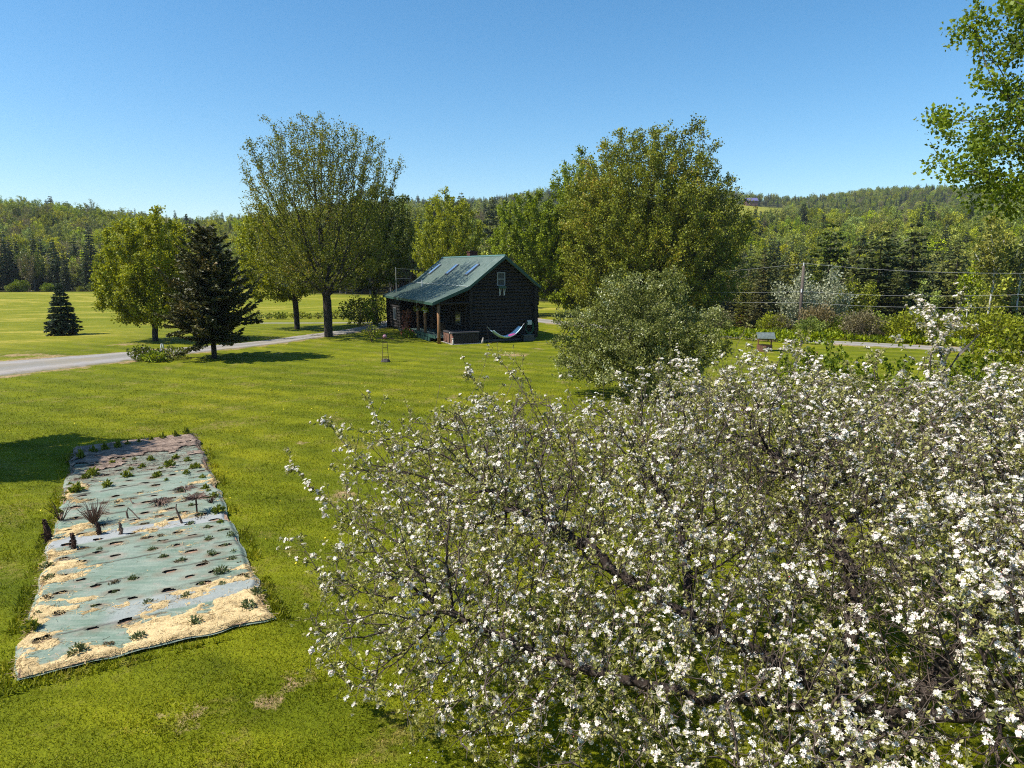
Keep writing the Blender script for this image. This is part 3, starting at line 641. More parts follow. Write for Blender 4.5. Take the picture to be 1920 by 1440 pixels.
# hanging baskets
for i, (v, lab, mt) in enumerate(((4.4, "hanging basket of orange flowers under the porch eave", 1), (2.2, "hanging basket of bright green leaves under the porch eave", 0))):
    e = empty("hanging_basket", cab_pt(-8.15, v, 2.35), lab, "flower basket", "hanging baskets under the porch eave")
    q = MB(); q.tube([(0, 0, -.16), (0, 0, .02)], [.10, .17], 10); q.build("pot", M_white, e); q = MB(); q.tube([(0, 0, 0), (0, 0, .55)], .008, 4); q.build("hanger", M_white, e)
    leaf_ball("foliage", (0, 0, .05), .27, 260, .09, L_green if i else L_maple, rg, e)
    if mt: leaf_ball("blossoms", (0, 0, .08), .28, 70, .07, plain("basket_flowers", (.75, .25, .09)), rg, e)
# climbing vine on the trellis, flower pot
tv = empty("climbing_vine", cab_pt(-8.1, 6.9, .0), "reddish brown vine climbing a trellis at the porch edge", "vine")
q = MB()
for i in range(4): q.tube([(-.25 + .0, -.5 + i * .33, 0), (-.1, -.4 + i * .27, 2.2)], .02, 5)
for i in range(5): q.tube([(-.2, -.5, .3 + i * .42), (-.2, .5, .3 + i * .42)], .015, 5)
q.build("trellis", M_post, tv)
p = np.stack([rg.normal(size=900) * .22 - .2, rg.normal(size=900) * .5, rg.random(900) ** 1.1 * 2.1], -1); V, F = instance(LEAF_V, LEAF_F, p, rg.normal(size=(900, 3)), .10 * (.6 + .8 * rg.random(900)), rg, 1.4)
obj("foliage", mesh_np("vine_leaves", [(V, F, 0)], [leafmat("vine_red", (.09, .03, .02), (.26, .10, .06), None, .25, clump=2)]), tv)
fp = empty("potted_flowers", cab_pt(-8.5, 6.2, 0), "orange flowers and a coral pot beside the porch deck", "potted plant")
q = MB(); q.tube([(-.35, .2, 0), (-.35, .2, .38)], [.16, .22], 12); q.build("pot", plain("coral_pot", (.6, .17, .10)), fp)
leaf_ball("foliage", (.1, -.2, .3), .5, 500, .11, L_yellow, rg, fp); leaf_ball("blossoms", (-.1, 0, .42), .42, 160, .09, plain("orange_petals", (.75, .22, .12)), rg, fp, inner=.7)
fp = empty("porch_shrub", cab_pt(-8.75, 4.6, 0), "low green shrub with pink flowers in front of the deck skirt", "shrub")
leaf_ball("foliage", (0, 0, .28), .5, 520, .11, L_green, rg, fp); leaf_ball("blossoms", (0, 0, .33), .5, 60, .08, plain("pink_petals", (.5, .13, .16)), rg, fp, inner=.8)
# service mast and wires to the roof
sm = empty("service_mast", cab_pt(-7.7, 12.2, 0), "thin pale service mast with two crossbars behind the far porch roof", "mast", rz=CTH)
q = MB(); M_mast = plain('mast_grey', (.26, .26, .25)); q.tube([(0, 0, 2.5), (0, 0, 5.6)], .03, 6); q.build("pole", M_mast, sm)
q = MB(); q.tube([(0, 0, 5.5), (2.6, 1.2, 5.35)], .01, 5); q.tube([(0, 0, 4.6), (1.6, .8, 4.55)], .01, 5); q.build("arm", M_mast, sm)

# ------------------------------------------------------------ garden obelisk with ball
fd = empty("garden_obelisk", (*G(723, 677, 0).xy, 0), "thin metal garden obelisk with crossarm and purple ball on the lawn", "obelisk", rz=.2); fd.location.z = T(fd.location.x, fd.location.y)
M_iron = plain("rusty_iron", (.04, .025, .02), .8, .3, 20); q = MB()
for a in (-1, 1):
    for b in (-1, 1): q.tube([(.18 * a, .18 * b, 0), (.12 * a, .12 * b, 1.15)], .014, 5)
for z in (.3, .85, 1.15):
    w = .18 - .052 * z; q.tube([(-w, -w, z), (w, -w, z), (w, w, z), (-w, w, z), (-w, -w, z)], .01, 4)
q.tube([(0, 0, 1.15), (0, 0, 1.5)], .02, 6); q.build("frame", M_iron, fd)
q = MB(); q.tube([(-.48, 0, 1.38), (.5, 0, 1.38)], .018, 6); q.build("crossarm", M_iron, fd)
q = MB(); q.ball((0, 0, 1.5), .13, 12); q.build("ball", plain("purple_glass", (.25, .12, .16), .3, .2), fd, True)
q = MB(); q.ball((0, 0, .04), .3, 10, 0, (1, 1, .5), .3); q.build("base_stones", plain("stones", (.07, .06, .05)), fd)

# ------------------------------------------------------------ wishing well
wp = G(1433, 657, 0); ww = empty("wishing_well", (wp.x, wp.y, T(wp.x, wp.y)), "small wooden wishing well with a green roof on the right lawn", "well", rz=R(-8)); ww.scale = (.92, .92, .8)
q = MB(); n = 8; 
for k in range(n):
    a0, a1 = 2 * pi * k / n, 2 * pi * (k + 1) / n
    q.prism([(.55 * cos(a0), .55 * sin(a0), 0), (.55 * cos(a1), .55 * sin(a1), 0), (.46 * cos(a1), .46 * sin(a1), 0), (.46 * cos(a0), .46 * sin(a0), 0)], (0, 0, .5))
q.build("well_wall", plain("well_wood", (.13, .065, .04), .8, .3), ww)
for s in (-1, 1): q = MB(); q.box((s * .45 - .04, -.04, .5), (s * .45 + .04, .04, 1.3)); q.build("post", M_post, ww)
q = MB()
for s in (-1, 1): q.prism([(-.62, 0, 1.5), (.62, 0, 1.5), (.62, s * .5, 1.08), (-.62, s * .5, 1.08)], (0, 0, .04))
for k in range(5): q.prism([(-.62, -.02 - k * .1, 1.525 - k * .084), (.62, -.02 - k * .1, 1.525 - k * .084), (.62, -.04 - k * .1, 1.51 - k * .084), (-.62, -.04 - k * .1, 1.51 - k * .084)], (0, 0, .04))
q.build("roof", plain("well_roof", (.15, .18, .17), .5, .3), ww)
q = MB(); q.tube([(-.45, 0, .95), (.45, 0, .95)], .035, 6); q.build("winch", M_post, ww)

# ------------------------------------------------------------ hero trees
def hero(name, label, base, h, rad, seed, bark, leaf, leafn, leafs, z0=.18, tr=.28, natt=1600, topw=1.0, lobes=None, trop=(0, 0, .35), shell=.55, step=.35, group=None, tip=.014, trunk_h=None, lean=(0, 0), spread=.22, dk=.8, cat='tree', frac=1.0, **kw):
    rng = np.random.default_rng(seed)
    if lobes is None:
        zc = h * (z0 + (1 - z0) * .47)
        lobes = [(0, 0, zc, rad, rad, h * (1 - z0) * .48), (rad * .3, 0, zc + h * .1, rad * .75 * topw, rad * .75 * topw, h * .3), (-rad * .35, rad * .1, zc - h * .05, rad * .7, rad * .8, h * .3), (0, 0, h * .78, rad * .62 * topw, rad * .62 * topw, h * .21)]
    th = trunk_h or h * z0 * 1.1; n = max(4, int(th / step))
    sd, sp = trunk_seed(th, lean, n, .03, rng)
    w, c, info = tree_meshes(name, lobes, rng, sd, sp, natt, step, 4.0, dk, tip, tr, leafn, leafs, bark, leaf, trop, shell, spread=spread, frac=frac, **kw)
    return place_tree(name, w, c, (base[0], base[1], T(*base[:2]) - .05), label, cat, group)
b = G(616, 632)
hero("maple_tree", "tallest maple with thin upright twigs against the sky, left of the cabin", (b.x, b.y), 17.0, 6.0, 11, B_dark, L_maple, 56000, .12, z0=.17, tr=.33, natt=5200, trop=(0, 0, .55), spread=.19, tip=.012, clus=4, dk=.48, step=.28,
     lobes=[(0, 0, 9.0, 6.0, 5.6, 6.2), (-1.5, 0, 12.8, 4.6, 4.4, 4.2), (2.2, 0, 12.2, 4.4, 4.2, 3.9), (0, 0, 13.5, 4.0, 4, 3.4), (-1, 0, 5.5, 4.6, 4.5, 2.6)])
b = G(557, 617)
hero("maple_tree", "yellow green maple with a short forked trunk just left of the tallest maple", (b.x, b.y), 11.8, 4.5, 12, B_dark, L_yellow, 38000, .17, z0=.2, tr=.24, natt=1700, lobes=[(-.9, 0, 7.0, 4.3, 4.2, 4.4), (-1.8, 0, 4.6, 3.6, 3.4, 2.4), (.8, 0, 6, 3.2, 3.2, 3.4)])
b = G(703, 610)
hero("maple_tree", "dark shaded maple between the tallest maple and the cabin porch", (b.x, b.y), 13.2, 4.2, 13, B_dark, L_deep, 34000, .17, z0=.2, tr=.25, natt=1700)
b = G(292, 642)
hero("maple_tree", "round green maple beside the driveway behind the dark spruce", (b.x - .5, b.y + 1), 9.4, 3.7, 14, B_dark, L_yellow, 52000, .15, z0=.10, tr=.2, natt=2200, lobes=[(-.2, 0, 5.2, 3.6, 3.5, 4.1), (-.5, 0, 3.4, 3.5, 3.3, 2.5), (.5, 0, 7.2, 2.8, 2.8, 2.2), (1.2, 0, 2.6, 2.6, 2.6, 2.0), (-1.0, 0, 2.2, 2.6, 2.6, 1.5)])
hero("maple_tree", "yellow green rounded tree rising behind the cabin roof", (-8.3, 88), 15.3, 4.8, 15, B_dark, L_yellow, 34000, .20, z0=.1, tr=.25, natt=1800, step=.4)
hero("maple_tree", "bright green maple with a round head directly right of the cabin ridge", (1.8, 76), 13.6, 4.8, 16, B_dark, L_green, 60000, .20, z0=.1, tr=.26, natt=2600, step=.4, lobes=[(0, 0, 8.6, 4.4, 4.2, 5.2), (3.5, 0, 6.2, 4.6, 4, 5.4), (-.9, 0, 4.6, 4.4, 3.8, 4.0), (5, -1, 4, 5, 4, 3.6)])
hero("maple_tree", "green tree with upright shoots left of the bronze maple", (7.6, 80), 18.6, 4.6, 17, B_grey, L_green, 42000, .20, z0=.08, tr=.3, natt=2400, step=.4, trop=(0, 0, .7), spread=.25)
hero("maple_tree", "largest bronze green maple in the centre right of the lawn", (14.2, 71), 20.2, 9.0, 18, B_dark, L_brown, 170000, .19, z0=.1, tr=.42, natt=9500, step=.4, tip=.014, spread=.3, dk=.75, trop=(0, 0, .08),
     lobes=[(-.4, 0, 9.4, 9.4, 8.4, 7.4), (-2.0, 0, 14.4, 6.0, 6, 5.4), (3.0, 0, 16.0, 3.8, 4.2, 5.0), (0, 0, 5, 10.0, 8, 4.2), (-5.0, 0, 12.0, 4.6, 4.2, 5.4), (4, 0, 10.5, 6.5, 6, 6), (.5, 0, 16.5, 4.5, 4, 4.0)])
b = G(402, 672); rng = np.random.default_rng(21)
w, c = conifer_meshes("dark_spruce", 7.7, 2.75, rng, B_dark, L_spruce, levels=46, per=9, need=.13, z0=.15, droop=.05, dens=1.5, prof=.6, trunk_r=.16, jag=.62, tip_up=.2, rnd=.3)
place_tree("spruce_tree", w, c, (b.x, b.y, T(b.x, b.y) - .05), "broad dark bronze spruce with bare lower trunk casting a long shadow on the lawn")
b = G(120, 628); rng = np.random.default_rng(22)
w, c = conifer_meshes("small_spruce", 4.2, 1.35, rng, B_dark, L_blue, levels=24, per=9, need=.13, z0=.05, droop=.06, dens=1.5, prof=.85, trunk_r=.08, jag=.3)
place_tree("spruce_tree", w, c, (b.x, b.y, T(b.x, b.y) - .05), "small blue green spruce standing alone in the left field")
# mid apple tree
hero("apple_tree", "rounded apple tree in grey green leaf between cabin and blossoming tree", (5.5, 29.3), 5.5, 3.7, 31, B_apple, L_olive, 62000, .078, z0=.12, tr=.15, natt=3600, step=.15, tip=.005, trunk_h=.7, spread=.13, dk=.24, jit=.3, trop=(0, 0, .12), asp=1.5,
     lobes=[(0, 0, 2.8, 2.7, 2.6, 1.7), (-1.5, -.3, 1.7, 2.1, 2.3, 1.1), (-2.6, -.5, 1.4, 1.4, 1.5, .9), (-.5, -1.6, 1.2, 2.0, 1.4, .9), (1.6, -.4, 2.2, 2.2, 2.2, 1.1), (-.9, 0, 4.4, 1.3, 1.5, 1.1), (1.0, .2, 4.6, 1.1, 1.3, 1.0), (2.9, 0, 3.3, 1.1, 1.4, .7), (-2.7, 0, 3.3, 1.1, 1.3, .7), (3.0, -.3, 2.0, 1.0, 1.2, .6), (-3.2, 0, 2.3, .8, 1.0, .5), (.8, -1.2, 1.3, 1.8, 1.5, .9)])
# shade tree beyond the left edge of the frame: its shadow falls beside the garden bed
hero("maple_tree", "maple outside the picture whose shadow lies left of the garden bed", (-19.6, 17.6), 9.5, 3.3, 41, B_dark, L_green, 52000, .18, z0=.3, tr=.2, natt=1200, lobes=[(0, 0, 6.2, 3.4, 2.9, 2.6), (.9, .5, 6.9, 2.6, 2.2, 1.9)])

# ------------------------------------------------------------ the blossoming apple tree in the foreground
def petal_mat():
    m, n, p = newmat("apple_petal"); f = N(n, 'ShaderNodeNewGeometry').outputs['Random Per Island']
    c = ramp(n, f, [(.0, (.66, .42, .40)), (.10, (.74, .66, .58)), (.5, (.82, .78, .69))]); n.links.new(c, p.inputs['Base Color']); p.inputs['Roughness'].default_value = .7; p.inputs['Specular IOR Level'].default_value = .15
    tr = N(n, 'ShaderNodeBsdfTranslucent'); n.links.new(c, tr.inputs[0]); mx = N(n, 'ShaderNodeMixShader'); mx.inputs[0].default_value = .3
    n.links.new(p.outputs[0], mx.inputs[1]); n.links.new(tr.outputs[0], mx.inputs[2]); n.links.new(mx.outputs[0], n.nodes['Material Output'].inputs[0]); return m
M_petal = petal_mat(); M_bud = plain("pink_bud", (.55, .09, .10), .6, .3)
def flower_template(nf, spread, fr, rng):
    V = []; F = []
    for i in range(nf):
        c = np.array([rng.normal() * spread, .35 + rng.random() * .5, rng.normal() * spread]); ax = c + np.array([0, .3, 0]); ax /= np.linalg.norm(ax)
        u = np.cross(ax, rng.normal(size=3)); u /= np.linalg.norm(u); w = np.cross(ax, u); a0 = rng.random() * 6
        for k in range(5):
            a = a0 + k * 2 * pi / 5; d = u * cos(a) + w * sin(a); t = u * -sin(a) + w * cos(a); o = len(V)
            V += [c, c + d * fr * .62 + t * fr * .34 + ax * fr * .15, c + d * fr + ax * fr * .32, c + d * fr * .62 - t * fr * .34 + ax * fr * .15]; F.append((o, o + 1, o + 2, o + 3))
    return np.array(V), F
def blossom_tree():
    rng = np.random.default_rng(77)
    limbs = [[(3.75, 6.25, 0), (3.62, 6.3, .6), (3.4, 6.4, 1.0)],
             [(3.4, 6.4, 1.0), (2.8, 6.7, 1.35), (2.0, 7.05, 1.6), (1.3, 7.6, 1.9), (.7, 8.2, 2.2), (-.2, 8.7, 2.4)],
             [(3.4, 6.4, 1.0), (2.6, 6.25, 1.15), (1.7, 6.2, 1.3), (.8, 6.35, 1.45), (-.1, 6.7, 1.6), (-.9, 7.1, 1.8)],
             [(3.4, 6.4, 1.0), (3.7, 6.9, 1.5), (3.9, 7.5, 2.1), (3.8, 8.3, 2.7), (3.4, 9.1, 3.1)],
             [(3.62, 6.3, .6), (4.4, 6.5, 1.2), (5.2, 6.9, 1.8), (6.0, 7.4, 2.3), (6.9, 8.0, 2.7)],
             [(3.4, 6.4, 1.0), (3.9, 5.7, 1.4), (4.3, 5.0, 1.9), (4.8, 4.4, 2.3)], [(3.62, 6.3, .6), (3.1, 5.7, .95), (2.5, 5.2, 1.2), (1.8, 4.9, 1.35)],
             [(4.4, 6.5, 1.2), (5.3, 5.8, 1.7), (6.2, 5.3, 2.2)],
             [(2.0, 7.05, 1.6), (2.1, 8.0, 2.2), (1.9, 9.0, 2.7)]]
    nodes = []; par = []
    def find(p):
        d = [np.linalg.norm(np.array(p) - q) for q in nodes]; return int(np.argmin(d))
    for L in limbs:
        prev = -1 if not nodes else find(L[0])
        if prev < 0: nodes.append(np.array(L[0], float)); par.append(-1); prev = 0
        path = catmull([(p[0], p[1], p[2]) for p in L], 8)[1:]
        for p in path:
            if np.linalg.norm(p - nodes[prev]) < .09: continue
            nodes.append(p + rng.normal(size=3) * .022); par.append(prev); prev = len(nodes) - 1
    lobes = [(.3, 8.7, 2.5, 2.7, 2.5, 1.25), (-.3, 7.2, 1.75, 2.0, 1.7, 1.15), (3.3, 8.4, 2.8, 2.9, 2.8, 1.42), (6.6, 7.6, 2.85, 3.1, 3.0, 1.45), (5.2, 5.0, 2.5, 2.9, 2.1, 1.2), (2.2, 6.4, 2.2, 2.1, 1.5, 1.0), (5.6, 9.8, 2.75, 2.6, 1.6, 1.15), (6.2, 4.6, 2.3, 2.0, 1.4, .9), (3.4, 4.6, 1.9, 1.8, 1.2, .75), (.9, 5.7, 1.6, 1.7, 1.1, .6), (4.9, 4.1, 2.1, 1.8, 1.1, .8), (1.9, 4.9, 1.3, 1.3, .8, .45)]
    att = in_lobes(26000, lobes, rng, .5)
    pos, par, dirn = grow(att, nodes, par, .095, 1.0, .155, 150, rng, (0, 0, .10), .6, .22, 60000)
    pos = smooth_nodes(pos, par, 1); n0 = len(pos)
    # water shoots on the upper surface, curving twigs everywhere
    leafn = np.ones(n0, bool); leafn[par[par >= 0]] = False
    P = [pos]; PA = [par]; DD = [dirn]; cnt = n0; tips = []
    up = np.nonzero(pos[:, 2] > 2.3)[0]
    def shoots(idx, lens, ups, seg, curl):
        nonlocal cnt
        for i, L, u in zip(idx, lens, ups):
            d = dirn[i] * .6 + rng.normal(size=3) * .45; d[2] += u; d /= np.linalg.norm(d); q = pos[i].copy(); pr = i; m = max(2, int(L / seg))
            pts = []; pa = []; dd = []
            for k in range(m):
                d = d + rng.normal(size=3) * curl; d[2] += .02; d /= np.linalg.norm(d); q = q + d * L / m; pts.append(q.copy()); pa.append(pr); dd.append(d.copy()); pr = cnt; cnt += 1
            P.append(np.array(pts)); PA.append(np.array(pa)); DD.append(np.array(dd))
    s = rng.choice(up, 900); shoots(s, .25 + .75 * rng.random(900) ** 2, .7 + .5 * rng.random(900), .10, .07)
    s = rng.choice(n0, 22000); shoots(s, .08 + .22 * rng.random(22000), .25 * rng.random(22000), .08, .2)
    for D_, pts in ((10, [(1735, 790), (1738, 700), (1748, 650), (1735, 600), (1738, 578)]), (10, [(1745, 665), (1772, 628), (1795, 600), (1803, 553)]), (9.8, [(1030, 830), (985, 740), (950, 690), (928, 668)]), (9.9, [(1050, 840), (1005, 760), (990, 715), (962, 672)]),
                    (9.7, [(990, 810), (930, 765), (895, 720), (872, 700)]), (9, [(745, 880), (712, 800), (695, 752)]), (8.8, [(690, 870), (640, 825), (617, 788)]), (8.2, [(640, 960), (580, 910), (548, 868)]), (10.4, [(1430, 770), (1415, 700), (1410, 645)]), (10.4, [(1500, 760), (1490, 690), (1505, 640)]),
                    (10, [(1660, 760), (1640, 700), (1650, 660)]), (10.2, [(1460, 770), (1450, 710), (1470, 655)]), (10.4, [(1400, 790), (1385, 730), (1395, 680)]), (10.1, [(1545, 770), (1530, 720), (1540, 690)]), (10.1, [(1620, 780), (1590, 730), (1600, 695)]), (9.9, [(1760, 760), (1765, 700), (1780, 660)]), (9.6, [(1850, 770), (1845, 730), (1860, 700)]), (9.9, [(1350, 800), (1345, 740), (1365, 705)]), (9.8, [(1255, 790), (1240, 745), (1250, 715)]), (9.6, [(1205, 800), (1185, 750), (1165, 712)]), (9.9, [(1300, 790), (1312, 720), (1300, 690)]), (8, [(640, 1120), (600, 1075), (560, 1010)]), (7.4, [(700, 1290), (650, 1280), (608, 1225)])):
        Q = [np.array(at(x_, y_, D_ + .15 * i_)) for i_, (x_, y_) in enumerate(pts)]; Q = catmull(Q, 7); pr = int(np.argmin(((pos - Q[0]) ** 2).sum(1))); prev = pos[pr]; pa = []; dd = []; ex = []
        side = []
        for q_ in Q:
            d = q_ - prev; d /= np.linalg.norm(d) + 1e-9; ex.append(q_); pa.append(pr); dd.append(d); pr = cnt; cnt += 1; prev = q_
            if rng.random() < .85: side.append((pr, q_, d))
        for (p0, q_, d) in side:
            v = d * .5 + rng.normal(size=3) * .6; v /= np.linalg.norm(v); pp = p0; L = .06 + .16 * rng.random()
            for k_ in (1, 2, 3): ex.append(q_ + v * L * k_ / 2); pa.append(pp); dd.append(v); pp = cnt; cnt += 1
        P.append(np.array(ex)); PA.append(np.array(pa)); DD.append(np.array(dd))
    nfeat = cnt - sum(len(p_) for p_ in P[:-23]) 
    pos = np.concatenate(P); par = np.concatenate(PA); dirn = np.concatenate(DD)
    order = np.argsort(np.arange(len(pos)))      # parents always precede children already
    rad, leafm_ = radii(pos, par, .0026, 2.25, .155)
    g = []
    for n, sel, mi_ in ((10, rad > .05, 0), (6, (rad <= .05) & (rad > .012), 0), (3, rad <= .012, 1)): g.append((*edges_mesh(pos, par, rad, n, sel & (par >= 0)), mi_))
    t = empty("blossoming_apple_tree", (0, 0, 0), "large apple tree in white blossom filling the right foreground", "apple tree")
    t.location = (3.75, 6.25, 0); off = np.array([3.75, 6.25, 0])
    for i in range(len(g)): g[i] = (g[i][0] - off, g[i][1], g[i][2])
    obj("trunk", mesh_np("apple_trunk", g, [B_apple, barkmat("bark_apple_twig", (.045, .032, .026), (.155, .115, .09), 20)], True), t)
    thin = np.nonzero(rad < .011)[0]; tipi = np.nonzero(leafm_)[0]
    wn = np.clip(3.2 * vnoise(pos[:, 0] * 2.1 + pos[:, 2] * 1.3, pos[:, 1] * 2.1 - pos[:, 2] * 1.9, 19) - .95, .10, 1.7) * np.clip(.80 + .06 * pos[:, 0], .68, 1.1)
    def wch(ix, n_): w_ = wn[ix]; return rng.choice(ix, n_, p=w_ / w_.sum())
    feat = np.arange(len(pos) - nfeat, len(pos)); k = np.concatenate([rng.choice(feat, 1700), wch(thin, 42000), wch(tipi, 30000)]); c = pos[k] + rng.normal(size=(len(k), 3)) * .018; sd = dirn[k] + rng.normal(size=(len(k), 3)) * .7 + np.array([0, 0, .35]); sd /= np.linalg.norm(sd, axis=1)[:, None]
    nl = 5; cc = np.repeat(c, nl, 0); dd = np.repeat(sd, nl, 0) + rng.normal(size=(len(cc), 3)) * .75; ss = .038 * (.5 + .9 * rng.random(len(cc)))
    V, F = instance(LEAF_V, LEAF_F, cc - off, dd, ss, rng, .85); obj("leaves", mesh_np("apple_leaves", [(V, F, 0)], [L_apple]), t)
    # blossom clusters: heavier to the right
    dens = np.clip(.22 + .04 * (c[:, 0] + 1.5), .22, .45) * np.clip(4.2 * vnoise(c[:, 0] * 3.1 + c[:, 2] * 2, c[:, 1] * 3.1 - c[:, 2] * 1.7, 9) - 1.15, .12, 2); fl = rng.random(len(c)) < dens
    cf = c[fl]; df = sd[fl]; df[:, 2] += .5; gs = []; w = rng.integers(0, 4, len(cf))
    for i in range(4):
        tv, tf = flower_template(3 + i, .42, .50, rng); m = w == i
        V, F = instance(tv, tf, cf[m] - off, df[m], .036 * (.75 + .5 * rng.random(m.sum())), rng); gs.append((V, F, 0))
    bi = rng.choice(len(c), 900); V, F = instance([(0, 0, 0), (.5, .6, .3), (0, 1.2, 0), (-.5, .6, .3), (0, .6, -.5)], [(0, 1, 3), (1, 2, 3), (0, 4, 1), (1, 4, 2)], c[bi] - off, sd[bi], .012, rng); gs.append((V, F, 1))
    obj("blossoms", mesh_np("apple_blossoms", gs, [M_petal, M_bud]), t)
    return int(fl.sum())
print("blossom clusters", blossom_tree())

# right-hand maple reaching into the frame, and young trees behind the blossom
rng = np.random.default_rng(51)
sd, sp = trunk_seed(3.5, (-.3, .1), 12, .03, rng); sd2 = [sd[-1]]
lob = [(-3.8, .6, 10.4, 2.3, 2.0, 1.3), (-4.1, .6, 8.1, 2.5, 2.0, 1.4), (-3.9, .4, 6.9, 1.9, 1.6, .65), (-.2, .3, 9.2, 3.2, 3.0, 4.0), (-2.6, .4, 9, 2.0, 2, 2.4)]
w, c, inf = tree_meshes("edge_maple", lob, rng, sd, sp, 4600, .2, 3, .34, .006, .22, 105000, .074, B_grey, L_edge, (0, 0, .05), .55, spread=.17, asp=1.6, frac=.6)
place_tree("maple_tree", w, c, (14.7, 13.4, 0), "bright green maple whose leafy branches hang in from the right edge")
def young(base, h, r, seed, label, leaf=None, n=9000, ls=.085):
    hero("young_tree", label, base, h, r, seed, B_grey, leaf or L_green, n, ls, z0=.08, tr=.06, natt=900, step=.14, tip=.005, trunk_h=.4, spread=.10, dk=.28, trop=(0, 0, .3), asp=1.6, cat='young tree',
         lobes=[(0, 0, h * .52, r, r, h * .42), (r * .5, 0, h * .4, r * .7, r * .7, h * .3), (-r * .4, .2, h * .62, r * .6, r * .6, h * .33)])
young((8.0, 17.4), 3.95, 1.45, 61, "leafy green sapling behind the blossom, below the wishing well")
young((9.8, 17.3), 3.5, 1.15, 62, "broad green sapling behind the upper right blossom")
young((11.6, 16.8), 3.6, 1.8, 63, "dense green sapling near the right edge behind the blossom", L_green, 13000)
young((14.2, 18.8), 4.5, 1.9, 64, "tallest green sapling at the right edge below the road", L_yellow, 12000)
young((10.0, 10.9), 2.5, 1.5, 65, "low green undergrowth bush beneath the right side of the blossom", L_green, 11000)
# dead forked branch poking through the crown
q = MB(); q.tube([(0, 0, 0), (.05, .0, .9), (0, .0, 1.55), (.18, 0, 1.85), (.45, 0, 2.15)], [.05, .04, .032, .02, .008], 7); q.tube([(0, 0, 1.55), (-.12, 0, 1.9), (-.16, 0, 2.0)], [.025, .015, .006], 6); q.tube([(.18, 0, 1.85), (.3, .05, 1.9)], [.012, .004], 5)
db = tag(q.build("dead_branch", B_grey, None, True), "bare grey forked dead stem rising above the blossom at the right", "dead stem"); db.location = (6.55, 10.2, 2.35)

# ------------------------------------------------------------ garden bed
def fabric_mat():
    m, n, p = newmat("landscape_fabric"); tc = N(n, 'ShaderNodeTexCoord').outputs['Object']
    a = noise(n, tc, .9, 5, .6); st = noise(n, mapping(n, tc, (.9, 9, 1)), 1.2, 4, .65)
    col = ramp(n, a, [(.35, (.125, .185, .135)), (.65, (.20, .25, .20))])
    col = mixc(n, ramp(n, st, [(.45, (0, 0, 0)), (.7, (.9, .9, .9))]), col, (.27, .30, .24))
    b = noise(n, tc, 2.6, 6, .75); col = mixc(n, ramp(n, b, [(.56, (0, 0, 0)), (.68, (.8, .8, .8))]), col, (.33, .29, .24))
    at = N(n, 'ShaderNodeAttribute', attribute_name='seam'); sp = N(n, 'ShaderNodeSeparateColor'); n.links.new(at.outputs['Color'], sp.inputs[0])
    col = mixc(n, mathn(n, 'MULTIPLY', sp.outputs[2], .8), col, (.20, .13, .085)); col = mixc(n, sp.outputs[0], col, (.06, .05, .04)); col = mixc(n, sp.outputs[1], col, (.30, .31, .30))
    n.links.new(col, p.inputs['Base Color']); p.inputs['Roughness'].default_value = .8; p.inputs['Specular IOR Level'].default_value = .15; bump(n, p, noise(n, tc, 25, 4), .5, .02); return m
def straw_mat(name="straw", lo=(.38, .26, .11), hi=(.68, .51, .26)):
    m, n, p = newmat(name); tc = N(n, 'ShaderNodeTexCoord').outputs['Object']
    f = mathn(n, 'ADD', mathn(n, 'MULTIPLY', noise(n, tc, 55, 3, .8), .6), mathn(n, 'MULTIPLY', noise(n, tc, 4, 4, .6), .4)); isl = N(n, 'ShaderNodeNewGeometry').outputs['Random Per Island']
    col = ramp(n, f, [(.40, tuple(c * .4 for c in lo)), (.49, lo), (.56, hi)]); col = mixc(n, mathn(n, 'MULTIPLY', isl, .5), col, hi)
    n.links.new(col, p.inputs['Base Color']); p.inputs['Roughness'].default_value = .85; bump(n, p, noise(n, tc, 45, 3, .8), .8, .02); return m
M_fab = fabric_mat(); M_straw = straw_mat(); M_soil = plain("bed_soil", (.26, .165, .11), .95, .6, 18, bmp=.6); M_mulch = straw_mat("old_mulch", (.13, .085, .06), (.34, .25, .19))
rbed = np.random.default_rng(88)
def straw_mask(a, b):
    e = fbm(a * 1.1 + 3, b * 1.1, 21, 5); near = 1.25 - a * .98 + (.35 - np.abs(b - 3.0) * .25) * 1.1; left = (.72 - b * .72) * (a < 9.3) + .14 * np.sin(a * 1.6); rightc = (b - 2.75) * .9 * (a > 1.0) * (a < 2.7)
    return np.maximum(np.maximum(near, left), rightc) * .62 + (e - .5) * 1.2 + (fbm(a * 3.8, b * 2.4, 71, 6) - .5) * 1.5 + (vnoise(a * 19, b * 13, 73) - .5) * .22 - .27 - .12 * (b > 1.3) * (a > 1.8)
holes = []
for i in range(30):
    a = .95 + i * .40 + rbed.normal() * .03
    for k in range(6):
        b = .35 + k * .54 + (.27 if i % 2 else 0) + rbed.normal() * .05
        if b < BW - .2 and rbed.random() < (.82 if a < 7.8 else .5): holes.append((a, b, .062 + rbed.random() * .04, rbed.random() < .35))
